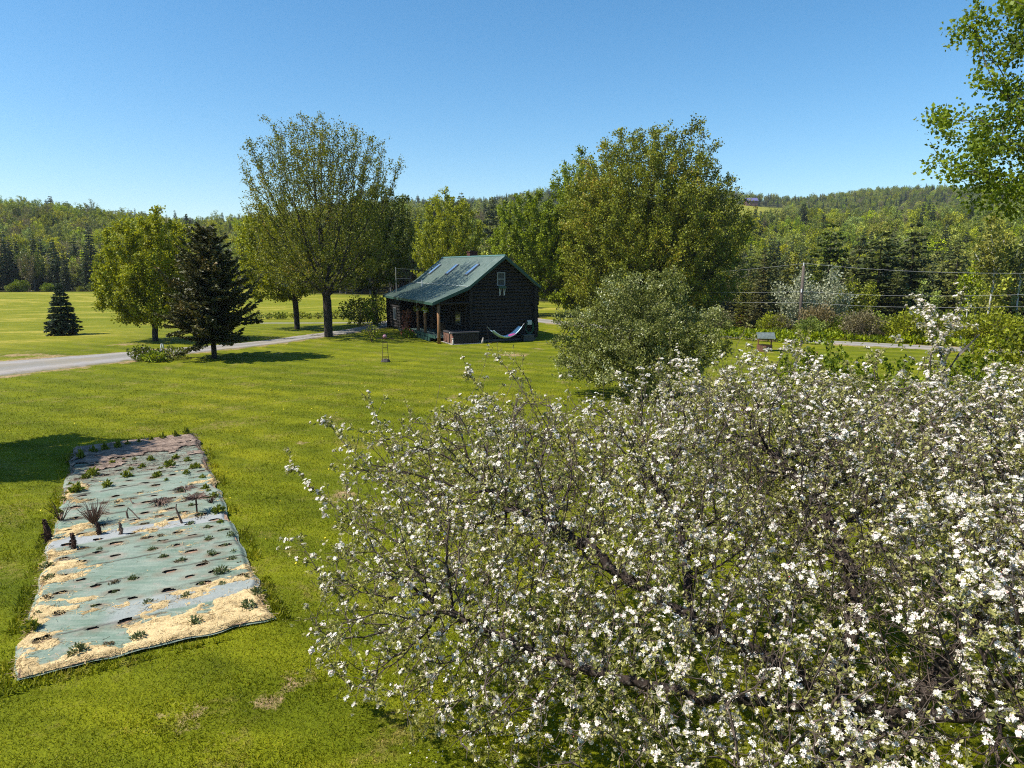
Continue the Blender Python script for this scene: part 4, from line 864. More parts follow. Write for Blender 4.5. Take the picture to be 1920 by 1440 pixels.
def build_bed():
    rng = rbed
    g0 = MB(); c = [bed(-.12, -.12), bed(-.12, BW + .12), bed(BL + .1, BW + .12), bed(BL + .1, -.12)]
    # soil sheet below
    na, nb = 260, 70; A, B = np.meshgrid(np.linspace(.04, BL - .03, na), np.linspace(.06, BW - .06, nb), indexing='ij'); wob = 0 * A
    XY = BN[None, None] + BA * (A + wob)[..., None] + BB * (B + wob)[..., None]; Z = terrain(XY[..., 0], XY[..., 1]) + .056 + .016 * vnoise(A * 9, B * 9, 8)
    i, j = np.meshgrid(np.arange(na - 1), np.arange(nb - 1), indexing='ij'); F = np.stack([i * nb + j, i * nb + j + 1, (i + 1) * nb + j + 1, (i + 1) * nb + j], -1).reshape(-1, 4)
    tag(obj("garden_bed_soil", mesh_np("bed_soil", [(np.concatenate([XY, Z[..., None]], -1).reshape(-1, 3), F, 0)], [M_soil], True)), kind='structure')
    # fabric with cut holes
    st = .022; na, nb = int(BL / st), int(BW / st); A, B = np.meshgrid(np.linspace(0, BL, na), np.linspace(0, BW, nb), indexing='ij')
    seam = np.zeros_like(A); z = .072 + .022 * fbm(A * 2.2, B * .7, 31, 4) + .030 * np.abs(fbm(A * 5 + B * .6, B * .35, 35, 3) - .5) * 2 + .020 * np.abs(fbm(A * 9 + B * 2, B * 2.2, 39, 3) - .5) * 2 + .010 * fbm(A * 14, B * 9, 38, 3)
    seams = [.95, 1.85, 2.7, 3.55, 4.1, 4.75, 5.25, 6.5, 7.5, 8.4, 9.3, 10.2, 11.1]; pale = np.zeros_like(A)
    for s_ in seams:
        y = s_ + (vnoise(B * 1.2 + s_, B * 0, 5) - .5) * .16 + .03 * (B - 1.5) * math.sin(s_ * 7); d = A - y
        z += .022 * np.exp(-((d - .03) / .035) ** 2); seam = np.maximum(seam, np.exp(-((d + .012) / .014) ** 2) * (vnoise(B * 3 + s_ * 5, B * 0, 6) > .35))
    pale = sst((A - 4.75) / .1) * sst((5.35 - A) / .12) + sst((A - .9) / .15) * sst((1.7 - A) / .15) * sst((B - .9) / .4) * .7
    edge = np.minimum(np.minimum(A, BL - A), np.minimum(B, BW - B)); z = z - .066 * (1 - sst(edge / .12))
    XY = BN[None, None] + BA * (A + (vnoise(B * 2.5, A * 0, 3) - .5) * .10 * (A < .5))[..., None] + BB * (B + (vnoise(A * 2.0, B * 0, 7) - .5) * .16)[..., None]
    V = np.concatenate([XY, (terrain(XY[..., 0], XY[..., 1]) + z)[..., None]], -1).reshape(-1, 3)
    i, j = np.meshgrid(np.arange(na - 1), np.arange(nb - 1), indexing='ij'); F = np.stack([i * nb + j, i * nb + j + 1, (i + 1) * nb + j + 1, (i + 1) * nb + j], -1).reshape(-1, 4)
    ac = A[:-1, :-1].ravel(); bc = B[:-1, :-1].ravel(); keep = np.ones(len(F), bool); rim = np.zeros(A.shape)
    for (a, b, r, _) in holes:
        k = 1 + .25 * (vnoise(ac * 9, bc * 9, 2) - .5); q = ((ac - a) / (r * .8)) ** 2 + ((bc - b) / (r * 1.25)) ** 2; keep &= q > k
    me = mesh_np("landscape_fabric", [(V, F[keep], 0)], [M_fab], True); ca = me.color_attributes.new('seam', 'FLOAT_COLOR', 'POINT'); dirt = np.zeros_like(A)
    for (a, b, r, _) in holes: dirt = np.maximum(dirt, np.exp(-(((A - a + .02) / (r * 1.5)) ** 2 + ((B - b) / (r * 2.4)) ** 2)))
    dirt = dirt * (.3 + 1.1 * vnoise(A * 11, B * 9, 44)) + .5 * sst((A - 8) / 3) * vnoise(A * 6, B * 5, 45)
    ca.data.foreach_set('color', np.stack([seam, pale, dirt, seam * 0 + 1], -1).astype(np.float32).ravel())
    tag(obj("landscape_fabric", me), "green landscape fabric with cut planting holes covering the garden bed", "ground cloth")
    # straw
    m = straw_mask(A, B); m[edge < .02] = -1
    for (a, b, r, s_) in holes:
        if not s_: m = np.where(((A - a) / (r * .8)) ** 2 + ((B - b) / (r * 1.2)) ** 2 < 1.1, -1, m)
    th = np.clip(m, 0, .25) / .25; Zs = terrain(XY[..., 0], XY[..., 1]) + z + .008 * (th > 0) - .01 + .016 * th * (.6 + vnoise(A * 22, B * 22, 12)); Vs = np.concatenate([XY, Zs[..., None]], -1).reshape(-1, 3)
    kf = (m[:-1, :-1].ravel() > 0) & (ac < 9.6); kf2 = ((ac - 11.3) * .45 + (fbm(ac * 3, bc * 2, 66, 5) - .5) * 2.2 > 0) & (ac > 8.8)
    o = tag(obj("straw_mulch", mesh_np("straw_mulch", [(Vs, F[kf], 0)], [M_straw], True)), "golden straw mulch spread over the near and left edges of the bed", "straw", kind='stuff')
    Zm = terrain(XY[..., 0], XY[..., 1]) + z + .02 + .035 * vnoise(A * 12, B * 12, 15); Vm = np.concatenate([XY, Zm[..., None]], -1).reshape(-1, 3)
    tag(obj("old_mulch", mesh_np("old_mulch", [(Vm, F[kf2], 0)], [M_mulch], False)), "dull brown mulch and dead stems at the far end of the bed", "mulch", kind='stuff')
    # loose stalks
    n = 90000; aa = rng.random(n) * BL; bb = rng.random(n) * BW; mm = straw_mask(aa, bb) * (aa < 9.6) + (aa > 11.4) * .3 * rng.random(n) + (aa > 7) * .12 * (rng.random(n) > .5); ok = (mm > -.34 + rng.random(n) ** .45 * .50) & (rng.random(n) < .75); aa = aa[ok]; bb = bb[ok]
    xy = BN + BA * aa[:, None] + BB * bb[:, None]; zz = terrain(xy[:, 0], xy[:, 1]) + .085 + rng.random(len(aa)) * .03; d = rng.normal(size=(len(aa), 3)); d[:, 2] *= .12
    V, F2 = instance([(-.5, 0, 0), (.5, 0, 0), (.5, 1, 0), (-.5, 1, 0)], [(0, 1, 2, 3)], np.column_stack([xy, zz]), d, .04 + .08 * rng.random(len(aa)), rng, .06)
    br = np.nonzero(aa > 10.5)[0]; mi = (aa > 8.5).astype(int)
    tag(obj("loose_straw", mesh_np("loose_straw", [(V, F2, mi)], [M_straw, M_mulch])), "scattered loose straw stalks across the bed", "straw", kind='stuff')
build_bed()
# small plants on the bed
L_herb = leafmat("herb_leaf", (0.062, 0.094, 0.037), (0.175, 0.206, 0.088), None, .2, clump=3); L_herb2 = leafmat("herb_leaf_bright", (0.094, 0.132, 0.013), (0.231, 0.253, 0.028), None, .3, clump=3); M_dead = plain("dead_stem", (.15, .095, .07), .9, .45, 15); M_deadd = plain("dark_dead_stem", (.045, .022, .014), .9, .5, 15)
def tuft_mesh(name, r, h, n, ls, mat, rng, spread=1.0):
    d = rng.normal(size=(n, 3)); d[:, 2] = np.abs(d[:, 2]) * 1.2 + .15; d /= np.linalg.norm(d, axis=1)[:, None]; p = d * np.array([r, r, h]) * (rng.random((n, 1)) ** .6) * .9
    V, F = instance(LEAF_V, LEAF_F, p, d + rng.normal(size=(n, 3)) * .45, ls * (.6 + .8 * rng.random(n)), rng, .9); return mesh_np(name, [(V, F, 0)], [mat])
herbA = [tuft_mesh("herb_a", .15, .17, 150, .06, L_herb, rbed) for _ in range(3)]; herbB = [tuft_mesh("herb_b", .14, .2, 110, .09, L_herb2, rbed) for _ in range(3)]; herbC = [tuft_mesh("herb_c", .16, .10, 90, .06, leafmat("herb_faded", (.10, .07, .045), (.20, .16, .09), None, .2, clump=3), rbed) for _ in range(2)]
HB = [(148,1231,'A',1.15,"round grey green herb on the straw nearest the left corner of the bed"),(262,1204,'A',1.0,"small dense herb on the straw, middle of the bed's near edge"),(367,1175,'A',1.05,"compact green herb on the straw toward the near right corner"),
 (466,1146,'A',1.15,"loose grey herb at the near right corner of the bed"),(415,1081,'A',1.2,"wide grey green herb near the right edge of the fabric"),(202,915,'B',1.15,"bright leafy plant alone on the far fabric"),(238,897,'B',1.2,"tall bright green plant left of centre at the far end"),
 (318,877,'B',1.25,"yellow green clump near the far right of the bed"),(175,895,'B',1.4,"bushy green perennial at the far left of the bed"),(145,925,'B',1.5,"largest yellowish perennial clump on the left edge of the bed"),(60,1188,'B',1.1,"flat green weed at the left edge in the straw"),(411,964,'B',1.2,"dark leafy perennial on the right edge of the bed"),(188,1035,'A',.55,"tiny green sprout alone on the pale fabric strip")]
for (x, y, k, s, lab) in HB:
    p = G(x, y + 4, 0); o = tag(obj("herb_plant", random.choice(herbA if k == 'A' else herbB)), lab, "plant", "herbs in the garden bed"); o.location = (p.x, p.y, T(p.x, p.y) + .07); s *= .78; o.scale = (s, s, s); o.rotation_euler.z = random.random() * 6
for (x, y, k) in [(439,1040,'A'),(462,1089,'A'),(433,1009,'A'),(450,1062,'C'),(484,1118,'A'),(397,1045,'A'),(417,1103,'A'),(375,977,'C'),(90,1069,'A'),(92,1092,'A'),(386,919,'B'),(402,937,'B'),(361,881,'B'),(350,892,'B'),(338,921,'B'),(300,882,'B'),(267,880,'B'),
                  (253,865,'B'),(213,874,'B'),(283,866,'B'),(232,866,'B'),(330,862,'B'),(352,868,'B'),(370,880,'B'),(120,940,'B'),(132,912,'B'),(155,940,'C'),(160,900,'B'),(205,1216,'C'),(300,1010,'C'),(215,1100,'C'),(330,1060,'C'),(247,1090,'C'),(420,1128,'C'),(386,1060,'C'),
                  (222,945,'C'),(270,925,'C'),(312,905,'B'),(295,897,'B'),(380,900,'B'),(391,925,'B'),(110,965,'B'),(414,985,'B'),(246,884,'B'),(88,1130,'C'),(65,1215,'C'),(72,1160,'A'),(278,1137,'A')]:
    p = G(x, y + 3, 0); src = {'A': herbA, 'B': herbB, 'C': herbC}[k]; s = random.uniform(.38, .8)
    ba, bb = bed_inv(p.x, p.y); row_ = ["nearest the camera", "in the front rows", "in the near middle rows", "in the far middle rows", "behind the dead stalks", "at the very back"][int(min(5, max(0, ba / 2.3)))]
    col_ = ["at the left edge", "left of centre", "at the centre", "right of centre", "at the right edge"][int(min(4, max(0, bb / .68)))]
    lab = {'A': "small grey green herb tuft %s of the bed, %s" % (col_, row_), 'B': "small yellow green seedling %s of the bed, %s" % (col_, row_), 'C': "flat brownish dormant plant %s of the bed, %s" % (col_, row_)}[k]
    unused_ = {'A': "small grey green herb tuft growing from a fabric hole by the bed edge", 'B': "small yellow green seedling among those at the back of the bed", 'C': "flat brownish dormant plant lying in a fabric hole"}[k]
    o = tag(obj("herb_plant", random.choice(src)), lab, "plant", {'A': "grey green herb tufts by the bed edge", 'B': "yellow green seedlings at the back of the bed", 'C': "brownish dormant plants in fabric holes"}[k]); o.location = (p.x, p.y, T(p.x, p.y) + .065); o.scale = (s, s, s); o.rotation_euler.z = random.random() * 6
for i_, (a_, b_, r_, sw_) in enumerate(holes):
    if (i_ * 7) % 5 < 2 and .8 < a_ < 9.6 and (b_ > .7):
        q_ = bed(a_, b_); s = random.uniform(.32, .62); kk_ = 'A' if (b_ > 2.1 or a_ < 4) else 'C'
        row_ = "row %s from the near end" % ("one two three four five six seven eight nine ten eleven twelve thirteen fourteen fifteen sixteen seventeen eighteen nineteen twenty".split()[min(19, int((a_ - .7) / .45))]); col_ = ["left edge", "left of centre", "centre", "right of centre", "right edge"][int(min(4, max(0, b_ / .68)))]
        o = tag(obj("herb_plant", random.choice(herbA if kk_ == 'A' else herbC)), ("tiny green herb in fabric, %s, %s" if kk_ == 'A' else "withered plant in fabric, %s, %s") % (col_, row_), "plant", "little plants sitting in the fabric holes"); o.location = (q_[0], q_[1], T(*q_) + .06); o.scale = (s, s, s); o.rotation_euler.z = random.random() * 6
for i_, (x, y) in enumerate([(152, 862), (176, 853), (198, 848), (222, 843), (240, 838), (262, 834), (284, 829), (306, 826), (330, 822), (350, 818)]):
    p = G(x, y + 3, 0); s = random.uniform(.55, .95); o = tag(obj("grass_clump", herbB[i_ % 3]), "grassy leaf clump along the far edge of the bed, %s from the left" % ("first second third fourth fifth sixth seventh eighth ninth tenth".split()[i_]), "plant", "clumps along the far edge of the bed"); o.location = (p.x, p.y, T(p.x, p.y) + .05); o.scale = (s * .8, s * .8, s * 1.5)
def dead(x, y, lab, build, name="dead_plant"):
    p = G(x, y, 0); q = MB(); build(q); o = tag(q.build(name, [M_dead, M_deadd]), lab, "dead plant"); o.location = (p.x, p.y, T(p.x, p.y) + .06); return o
def shag(h, r, m=1, n=70):
    def f(q):
        q.tube([(0, 0, 0), (.02, 0, h * .5), (-.03, 0, h)], [r * .45, r * .5, r * .2], 7, m)
        for _ in range(n):
            a = random.random() * 6.3; z = random.random() * h; w = r * (1.1 - .6 * z / h); q.tube([(0, 0, z), (cos(a) * w, sin(a) * w, z - .06 + random.random() * .06)], [.018, .004], 3, m)
    return f
dead(90, 1020, "tallest shaggy dark brown dead stalk at the left edge of the bed", shag(.46, .13)); dead(139, 1036, "short dark brown dead stump right of the tallest one", shag(.34, .09)); dead(186, 1010, "dark dead stump in the middle of the bed's left half", shag(.30, .08)); dead(228, 1009, "slanting brown dead stub beside the straw patch", shag(.28, .055, 0))
def wires(n, r, h, m=0, th=.005, arch=False):
    def f(q):
        for _ in range(n):
            a = random.random() * 6.3; w = r * random.random() ** .5; pts = [(0, 0, 0), (cos(a) * w * .5, sin(a) * w * .5, h * .6 * random.uniform(.6, 1.1)), (cos(a) * w, sin(a) * w, h * random.uniform(.4, 1) * (.5 if arch else 1))]; q.tube(pts, [th * 1.4, th, th * .6], 3, m)
    return f
dead(178, 990, "large tangled grey dry shrub on the left half of the bed", wires(120, .38, .55)); dead(303, 952, "rounded brown mound of matted dead stems on the fabric", wires(130, .30, .26, 0, .007, True)); dead(116, 985, "wiry dark stem bending over near the bed's left edge", wires(14, .3, .5, 1, .007))
def curve(pts, r=.02, m=0): return lambda q: q.tube(pts, [r * (1 - .6 * i / (len(pts) - 1)) for i in range(len(pts))], 6, m)
dead(241, 980, "bent pale stick arching up from the fabric", curve([(0, 0, 0), (-.02, 0, .18), (.02, 0, .28), (.1, 0, .2), (.28, -.05, .03)], .022)); dead(338, 988, "upright thin brown stalk right of the matted mound", curve([(.05, 0, 0), (-.01, 0, .2), (-.06, 0, .36), (-.04, 0, .46)], .026)); dead(253, 952, "short curved twig lying behind the bent stick", curve([(-.15, .1, .1), (-.05, 0, .05), (.1, -.02, .03)], .015))
def flat_head(q):
    q.tube([(0, 0, 0), (0, 0, .36)], .018, 6, 1)
    for _ in range(150): a = random.random() * 6.3; w = .30 * random.random() ** .5; q.tube([(0, 0, .34), (cos(a) * w, sin(a) * w, .38 + random.random() * .05)], [.004, .007], 3, 0)
dead(370, 968, "dried flower with a flat pinkish head on a dark stem", flat_head); dead(347, 925, "low heap of pale dead stems at the right side of the bed", wires(60, .34, .16, 0, .007, True)); dead(395, 950, "small brown dead tuft by the right edge of the bed", wires(40, .16, .2, 1))

# ------------------------------------------------------------ lawn blades
def blade_mat():
    m, n, p = newmat("grass_blades"); pos, col, fine = grass_color(n); f = N(n, 'ShaderNodeNewGeometry').outputs['Random Per Island']
    c = mixc(n, 1.0, col, ramp(n, f, [(0, (.95, .95, .85)), (.7, (1.4, 1.34, 1.1)), (.92, (1.75, 1.5, 1.5)), (1, (2.6, 1.9, 4.5))]), 'MULTIPLY')
    n.links.new(c, p.inputs['Base Color']); p.inputs['Roughness'].default_value = .55; p.inputs['Specular IOR Level'].default_value = .2
    tr = N(n, 'ShaderNodeBsdfTranslucent'); n.links.new(c, tr.inputs[0]); mx = N(n, 'ShaderNodeMixShader'); mx.inputs[0].default_value = .3
    n.links.new(p.outputs[0], mx.inputs[1]); n.links.new(tr.outputs[0], mx.inputs[2]); n.links.new(mx.outputs[0], n.nodes['Material Output'].inputs[0]); return m
M_blade = blade_mat()
def lawn():
    rng = np.random.default_rng(9); n = 760000; az = np.radians(rng.uniform(-44, 44, n)); r = 4.5 + (50 - 4.5) * rng.random(n) ** 1.55; kp = rng.random(n) > sst((r - 22) / 26); az = az[kp]; r = r[kp]; n = len(r); x = r * np.sin(az); y = r * np.cos(az)
    a, b = bed_inv(x, y); out = (a < -.04 + .12 * rng.random(n)) | (a > BL) | (b < -.02) | (b > BW + .02); ok = out & (dist_path(x, y, DRIVE[::3]) > .2) & ((x < 8.5) | (y > 9))
    x = x[ok]; y = y[ok]; r = r[ok]; a = a[ok]; b = b[ok]; m = len(x); edge = ((a > -.28) & (a < BL + .3) & (b > -.25) & (b < BW + .25)) & (vnoise(a * 2.2, b * 2.2, 91) > .42)
    d = rng.normal(size=(m, 3)) * .55; d[:, 2] = 1; s = (.022 + .026 * rng.random(m)) * (1 + .02 * r) * np.where(edge, 2.2, 1) * (.75 + .5 * vnoise(x * 1.2, y * 1.2, 50))
    V, F = instance([(-.5, -.15, 0), (.5, -.15, 0), (0, 1, .25)], [(0, 1, 2)], np.column_stack([x, y, terrain(x, y)]), d, s, rng, .28)
    tag(obj("lawn_grass", mesh_np("lawn_grass", [(V, F, 0)], [M_blade])), "mown yellow green lawn grass around the bed and under the trees", "grass", kind='stuff')
    # fallen petals and dandelions
    k = 2600; az = np.radians(rng.uniform(-10, 40, k)); r = 4.8 + 8 * rng.random(k); x = r * np.sin(az); y = r * np.cos(az); ok = (np.hypot((x - 3) / 5.6, (y - 7.4) / 3.8) < 1.05); x = x[ok]; y = y[ok]
    V, F = instance(LEAF_V, LEAF_F, np.column_stack([x, y, terrain(x, y) + .035]), rng.normal(size=(len(x), 3)) * [1, 1, .2], .022, rng, 1.8); tag(obj("fallen_petals", mesh_np("fallen_petals", [(V, F, 0)], [M_petal])), "white petals fallen on the grass beneath the apple tree", "petals", kind='stuff')
    k = 420; x = rng.uniform(-16, 4, k); y = rng.uniform(8, 34, k); a, b = bed_inv(x, y); ok = (a < -.2) | (a > BL + .1) | (b < -.1) | (b > BW + .1); x = x[ok]; y = y[ok]
    V, F = instance(LEAF_V, LEAF_F, np.column_stack([x, y, terrain(x, y) + .05]), rng.normal(size=(len(x), 3)) * [1, 1, .3], .035, rng, 2.2); tag(obj("dandelions", mesh_np("dandelions", [(V, F, 0)], [plain("dandelion_yellow", (.75, .55, .02), .7)])), "tiny yellow dandelion heads dotted over the lawn", "dandelions", kind='stuff')
lawn()

# ------------------------------------------------------------ shrubs by the drive, the row in the field
rs = np.random.default_rng(99)
def shrub(name, label, x, y, r, h, n, ls, mat, group=None, cat="shrub", twigs=12):
    e = empty(name, (x, y, T(x, y)), label, cat, group); q = MB()
    for _ in range(twigs):
        a = random.random() * 6.3; w = r * .8 * random.random(); q.tube([(0, 0, 0), (cos(a) * w * .5, sin(a) * w * .5, h * .5), (cos(a) * w, sin(a) * w, h * .92)], [.03 * h ** .5, .018, .006], 4)
    q.build("stem", B_twig, e); leaf_ball("foliage", (0, 0, h * .52), 1, n, ls, mat, rs, e, (r, r, h * .5)); return e
p = G(697, 641); shrub("shrub", "small loose green shrub on the lawn behind the metal obelisk", p.x, p.y, .75, 1.25, 260, .11, L_yellow)
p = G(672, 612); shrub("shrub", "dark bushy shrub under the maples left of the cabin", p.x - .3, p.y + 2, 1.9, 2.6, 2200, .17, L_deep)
p = G(728, 615); shrub("shrub", "light green shrub against the far corner logs of the cabin", p.x - 1.2, p.y + 1, 1.1, 3.0, 900, .17, L_green)
for (x, y, r, h, m, l) in ((268, 676, .75, .8, L_deep, "dark low shrub at the left end of the driveway bed"), (292, 678, .7, .55, L_green, "bright green mounded perennial in the driveway bed"), (322, 673, 1.0, .7, L_bush, "straggly wide shrub at the right end of the driveway bed")):
    p = G(x, y); shrub("shrub", l, p.x, p.y, r, h, 500, .13, m)
for dx, tl in ((0, .15), (.35, -.12)):
    p = G(300, 671); q = MB(); q.tube([(0, 0, 0), (tl, 0, .85)], .035, 6); o = tag(q.build("garden_stake", M_white), "white garden stake leaning %s in the driveway bed" % ("right" if tl > 0 else "left"), "stake"); o.location = (p.x + dx, p.y, T(p.x, p.y))
row0 = shrub("row_shrub", "small round shrub in the planted row across the far field", *G(470, 599).xy, .5, .75, 160, .16, L_bush, "small shrubs planted in a row in the far field", twigs=4)
def copy_tree(o, loc, rz=0, sc=1, label=None, group=None, scz=None):
    c = o.copy(); S.collection.objects.link(c); c.location = loc; c.rotation_euler.z = rz; c.scale = (sc, sc, scz or sc)
    if label: c['label'] = label
    if group: c['group'] = group
    for k in o.children:
        d = k.copy(); S.collection.objects.link(d); d.parent = c
    return c
for i in range(1, 15):
    p = G(470 + i * 16 + random.uniform(-3, 3), 599 - i * .15); copy_tree(row0, (p.x, p.y, p.z), random.random() * 6, random.uniform(.7, 1.1))

# ------------------------------------------------------------ forest kinds
rf = np.random.default_rng(123)
def decid(name, h, r, leaf, bark, n, ls, seed, z0=.15, natt=260, step=.8, trop=(0, 0, .5), asp=1.3, tr=.2, spread=.45, frac=1):
    g = np.random.default_rng(seed); sd, sp = trunk_seed(h * z0, (0, 0), 4, .05, g); zc = h * (z0 + (1 - z0) * .5)
    lobes = [(0, 0, zc, r, r, h * (1 - z0) * .47), (r * .35, r * .1, zc + h * .12, r * .65, r * .65, h * .25), (-r * .4, -r * .1, zc - h * .06, r * .6, r * .65, h * .25)]
    w, c, _ = tree_meshes(name, lobes, g, sd, sp, natt, step, 6, 1.5, .03, tr, n, ls, bark, leaf, trop, .55, spread=spread, asp=asp, frac=frac); return w, c
KIND = {}
for i in range(3): KIND['dec%d' % i] = decid("f_dec%d" % i, 11 + i, 3.3 + .4 * i, F_dec, B_grey, 2600, .36, 200 + i)
for i in range(2): KIND['bri%d' % i] = decid("f_bri%d" % i, 10 + i, 3.2 + .3 * i, F_dec2, B_grey, 2400, .34, 210 + i)
for i in range(2): KIND['bud%d' % i] = decid("f_bud%d" % i, 11.5, 2.9, F_bare, B_grey, 1300, .28, 220 + i, natt=420, step=.6)
KIND['bir0'] = decid("f_bir0", 10.5, 2.0, F_dec2, B_white, 1500, .26, 230, z0=.3, tr=.13); KIND['bir1'] = decid("f_bir1", 9.5, 1.8, F_dec, B_white, 1100, .26, 231, z0=.35, tr=.12)
for i in range(2): KIND['spr%d' % i] = conifer_meshes("f_spr%d" % i, 12.5 + i, 1.9 + .2 * i, rf, B_dark, F_con, 26, 7, .30, .06, .25, .75, .85, jag=.35)
for i in range(2): KIND['pin%d' % i] = conifer_meshes("f_pin%d" % i, 13 + i, 3.0, rf, B_dark, F_pine, 15, 6, .34, .22, .02, 1.1, .55, jag=.6)
for i in range(2): KIND['tam%d' % i] = conifer_meshes("f_tam%d" % i, 12 + i, 2.1, rf, B_dark, leafmat("needle_tamarack%d" % i, (.050, .060, .012), (.17, .175, .022), None, .2, .7, clump=.3), 24, 6, .26, .1, .1, .8, .8, jag=.4)
KIND['whi0'] = decid("f_whi", 7.4, 2.5, F_white, B_grey, 3000, .22, 240, z0=.12, natt=300, step=.5); KIND['red0'] = decid("f_red", 3.4, 1.9, F_red, B_dark, 5500, .16, 241, z0=.15, natt=300, step=.3, tr=.08)
NAME = dict(dec='broadleaf_tree', bri='broadleaf_tree', bud='budding_tree', bir='birch_tree', spr='spruce_tree', pin='pine_tree', tam='larch_tree', whi='flowering_tree', red='red_leaf_tree')
CAT = dict(dec='tree', bri='tree', bud='tree', bir='birch', spr='spruce', pin='pine', tam='larch', whi='tree', red='tree')
DESC = dict(dec="olive green rounded tree", bri="bright yellow green rounded tree", bud="greyish brown budding tree", bir="thin white stemmed birch", spr="narrow pointed dark spruce", pin="broad layered pine", tam="feathery light green larch")
# occluding windows (x0, x1, top y) of nearer things: what stands behind them is not built singly
OCC = [(190, 480, 430), (455, 750, 350), (790, 1005, 400), (930, 1400, 300), (1050, 1360, 300)]
def px_of(x, y, z):
    d = np.array([x, y, z - HC]); f = d[1] * cos(PITCH) - d[2] * sin(PITCH); u = d[1] * sin(PITCH) + d[2] * cos(PITCH); return 960 + 1280 * x / f, 720 - 1280 * u / f
def zone(px, r):
    if px < 140: return "far behind the small blue spruce"
    if px < 480: return "beyond the field by the round maple"
    if px < 960: return "in the distance beyond the cabin"
    if px < 1440: return "woods behind the reddish tree"
    if px < 1507: return "woods just left of the utility pole"
    if px < 1600: return "woods just right of the utility pole"
    if px < 1720: return "woods behind the big layered pines"
    if px < 1830: return "woods behind the thin birch"
    return "woods behind the tallest birch"
singles = []; rest = []
def pick(az, r, x, y):
    q = rf.random(); nz = vnoise(x * .035, y * .035, 61)
    if az < -16:
        if r < 222: t = [('spr', .42 + .4 * (nz > .5)), ('bud', .26), ('dec', .2), ('bri', .12)]
        elif r < 400: t = [('bri', .40), ('dec', .38), ('bud', .18), ('spr', .02 + .22 * (nz > .7))]
        else: t = [('spr', .4), ('dec', .5), ('pin', .1)]
    elif az < 11: t = [('spr', .12), ('dec', .35), ('bri', .2), ('bud', .15), ('pin', .1)]
    else:
        if r < 88: t = [('pin', .34), ('spr', .10), ('dec', .20), ('bir', .06), ('bri', .03), ('tam', .27)]
        elif r < 190: t = [('tam', .46), ('pin', .2), ('spr', .14), ('dec', .12), ('bud', .08)]
        elif r < 480: t = [('bri', .42), ('dec', .42), ('tam', .03), ('spr', .02 + .25 * (nz > .66)), ('bud', .1)]
        else: t = [('dec', .6), ('spr', .06 + .3 * (nz > .55)), ('bri', .15), ('bud', .12)]
    s = sum(b for _, b in t); a = 0
    for k, b in t:
        a += b / s
        if q < a: return k
    return t[-1][0]
def scatter():
    r = 60.
    while r < 1000:
        sp = 4.3 if r < 150 else (5.0 if r < 260 else (6.5 if r < 480 else 8.5))
        n = int(R(92) * r / sp)
        for i in range(n):
            az = -46 + 92 * (i + rf.random()) / n; rr = r + (rf.random() - .5) * sp
            if rr < forest_start(az): continue
            if abs(az - HAZ) < 2.6 and HR - 170 < rr < HR + 6: continue
            
            x = rr * sin(R(az)); y = rr * cos(R(az)); z = T(x, y); k = pick(az, rr, x, y); px, _ = px_of(x, y, z); depth = rr - forest_start(az)
            _, pyt = px_of(x, y, z + 9)
            hidden = any(a < px < b and pyt > t for a, b, t in OCC)
            lim = 62 if az > 12 else (20 if az < -20 else 14)
            if 1450 < px < 1600 and rr < 84: continue
            inframe = -40 < px < 1960
            s = (.75 + .5 * rf.random()) * (.8 if depth < 5 else 1) * (1 if az > -16 or rr < 200 else .85)
            if az > 8: s *= np.interp(rr, [60, 95, 170, 260, 500, 900], [.60, .72, .82, .9, .85, .7])
            elif az < -16: s *= np.interp(rr, [180, 215, 300, 900], [.95, .85, .85, .75])
            if depth < lim and inframe and not hidden: singles.append((k, x, y, z, s, px, rr))
            else: rest.append((k, x, y, z, s))
        r += sp * .87
scatter()
singles.sort(key=lambda t: t[6]); rest += [t[:5] for t in singles[290:]]; singles = singles[:290]
roots = {}
def place_kind(key, x, y, z, s, label, group):
    rz = rf.random() * 6.28; sz = s * (.85 + .3 * rf.random())
    if key in roots: return copy_tree(roots[key], (x, y, z - .1), rz, s, label, group, sz)
    w, c = KIND[key]; t = place_tree(NAME[key[:3]], w, c, (x, y, z - .1), label, CAT[key[:3]], group, rz, s, sz); roots[key] = t; return t
def variant(k): ks = [q for q in KIND if q.startswith(k)]; return ks[int(rf.random() * len(ks))]
for (k, x, y, z, s, px, rr) in singles:
    zn = zone(px, rr); front = "front row" if rr - forest_start(math.degrees(math.atan2(x, y))) < 6 else ("second rank" if rr - forest_start(math.degrees(math.atan2(x, y))) < 14 else "deep rank")
    place_kind(variant(k), x, y, z, s, ("short " if s < .62 else ("tall " if s > .8 else "")) + DESC[k] + ", " + front + ", " + zn, DESC[k] + "s, " + front + " " + zn)
# trees that stand out in the valley
for (px, py, D, key, s, lab) in ((1490, 600, 63.5, 'whi0', .95, "white flowering tree left of and behind the utility pole"), (1548, 600, 64.5, 'whi0', 1.0, "white flowering tree right of the utility pole"), (1400, 618, None, 'red0', 1.0, "reddish brown leaved small tree left of the utility pole"),
        (1843, 655, 51.5, 'bir0', .95, "tallest white birch with a clean stem above the right road"), (1898, 650, 52, 'bir1', .9, "bare looking white birch at the right edge above the road"), (1808, 640, 54, 'bir1', .75, "short thin birch left of the tallest birch"),
        (1640, 600, 68, 'pin0', .95, "big dark layered pine in the middle of the valley edge"), (1700, 600, 71, 'pin1', .9, "second dark layered pine just right of the biggest one"), (1550, 560, 92, 'pin0', 1.15, "tall pine with open layered branches rising behind the pole")):
    if D is None: p = G(px, py)
    else: d = ray(px, py); x, y = d[0] / d[1] * D, D; p = Vector((x, y, T(x, y)))
    place_kind(key, p.x, p.y, p.z, s, lab, "trees standing out along the valley edge")
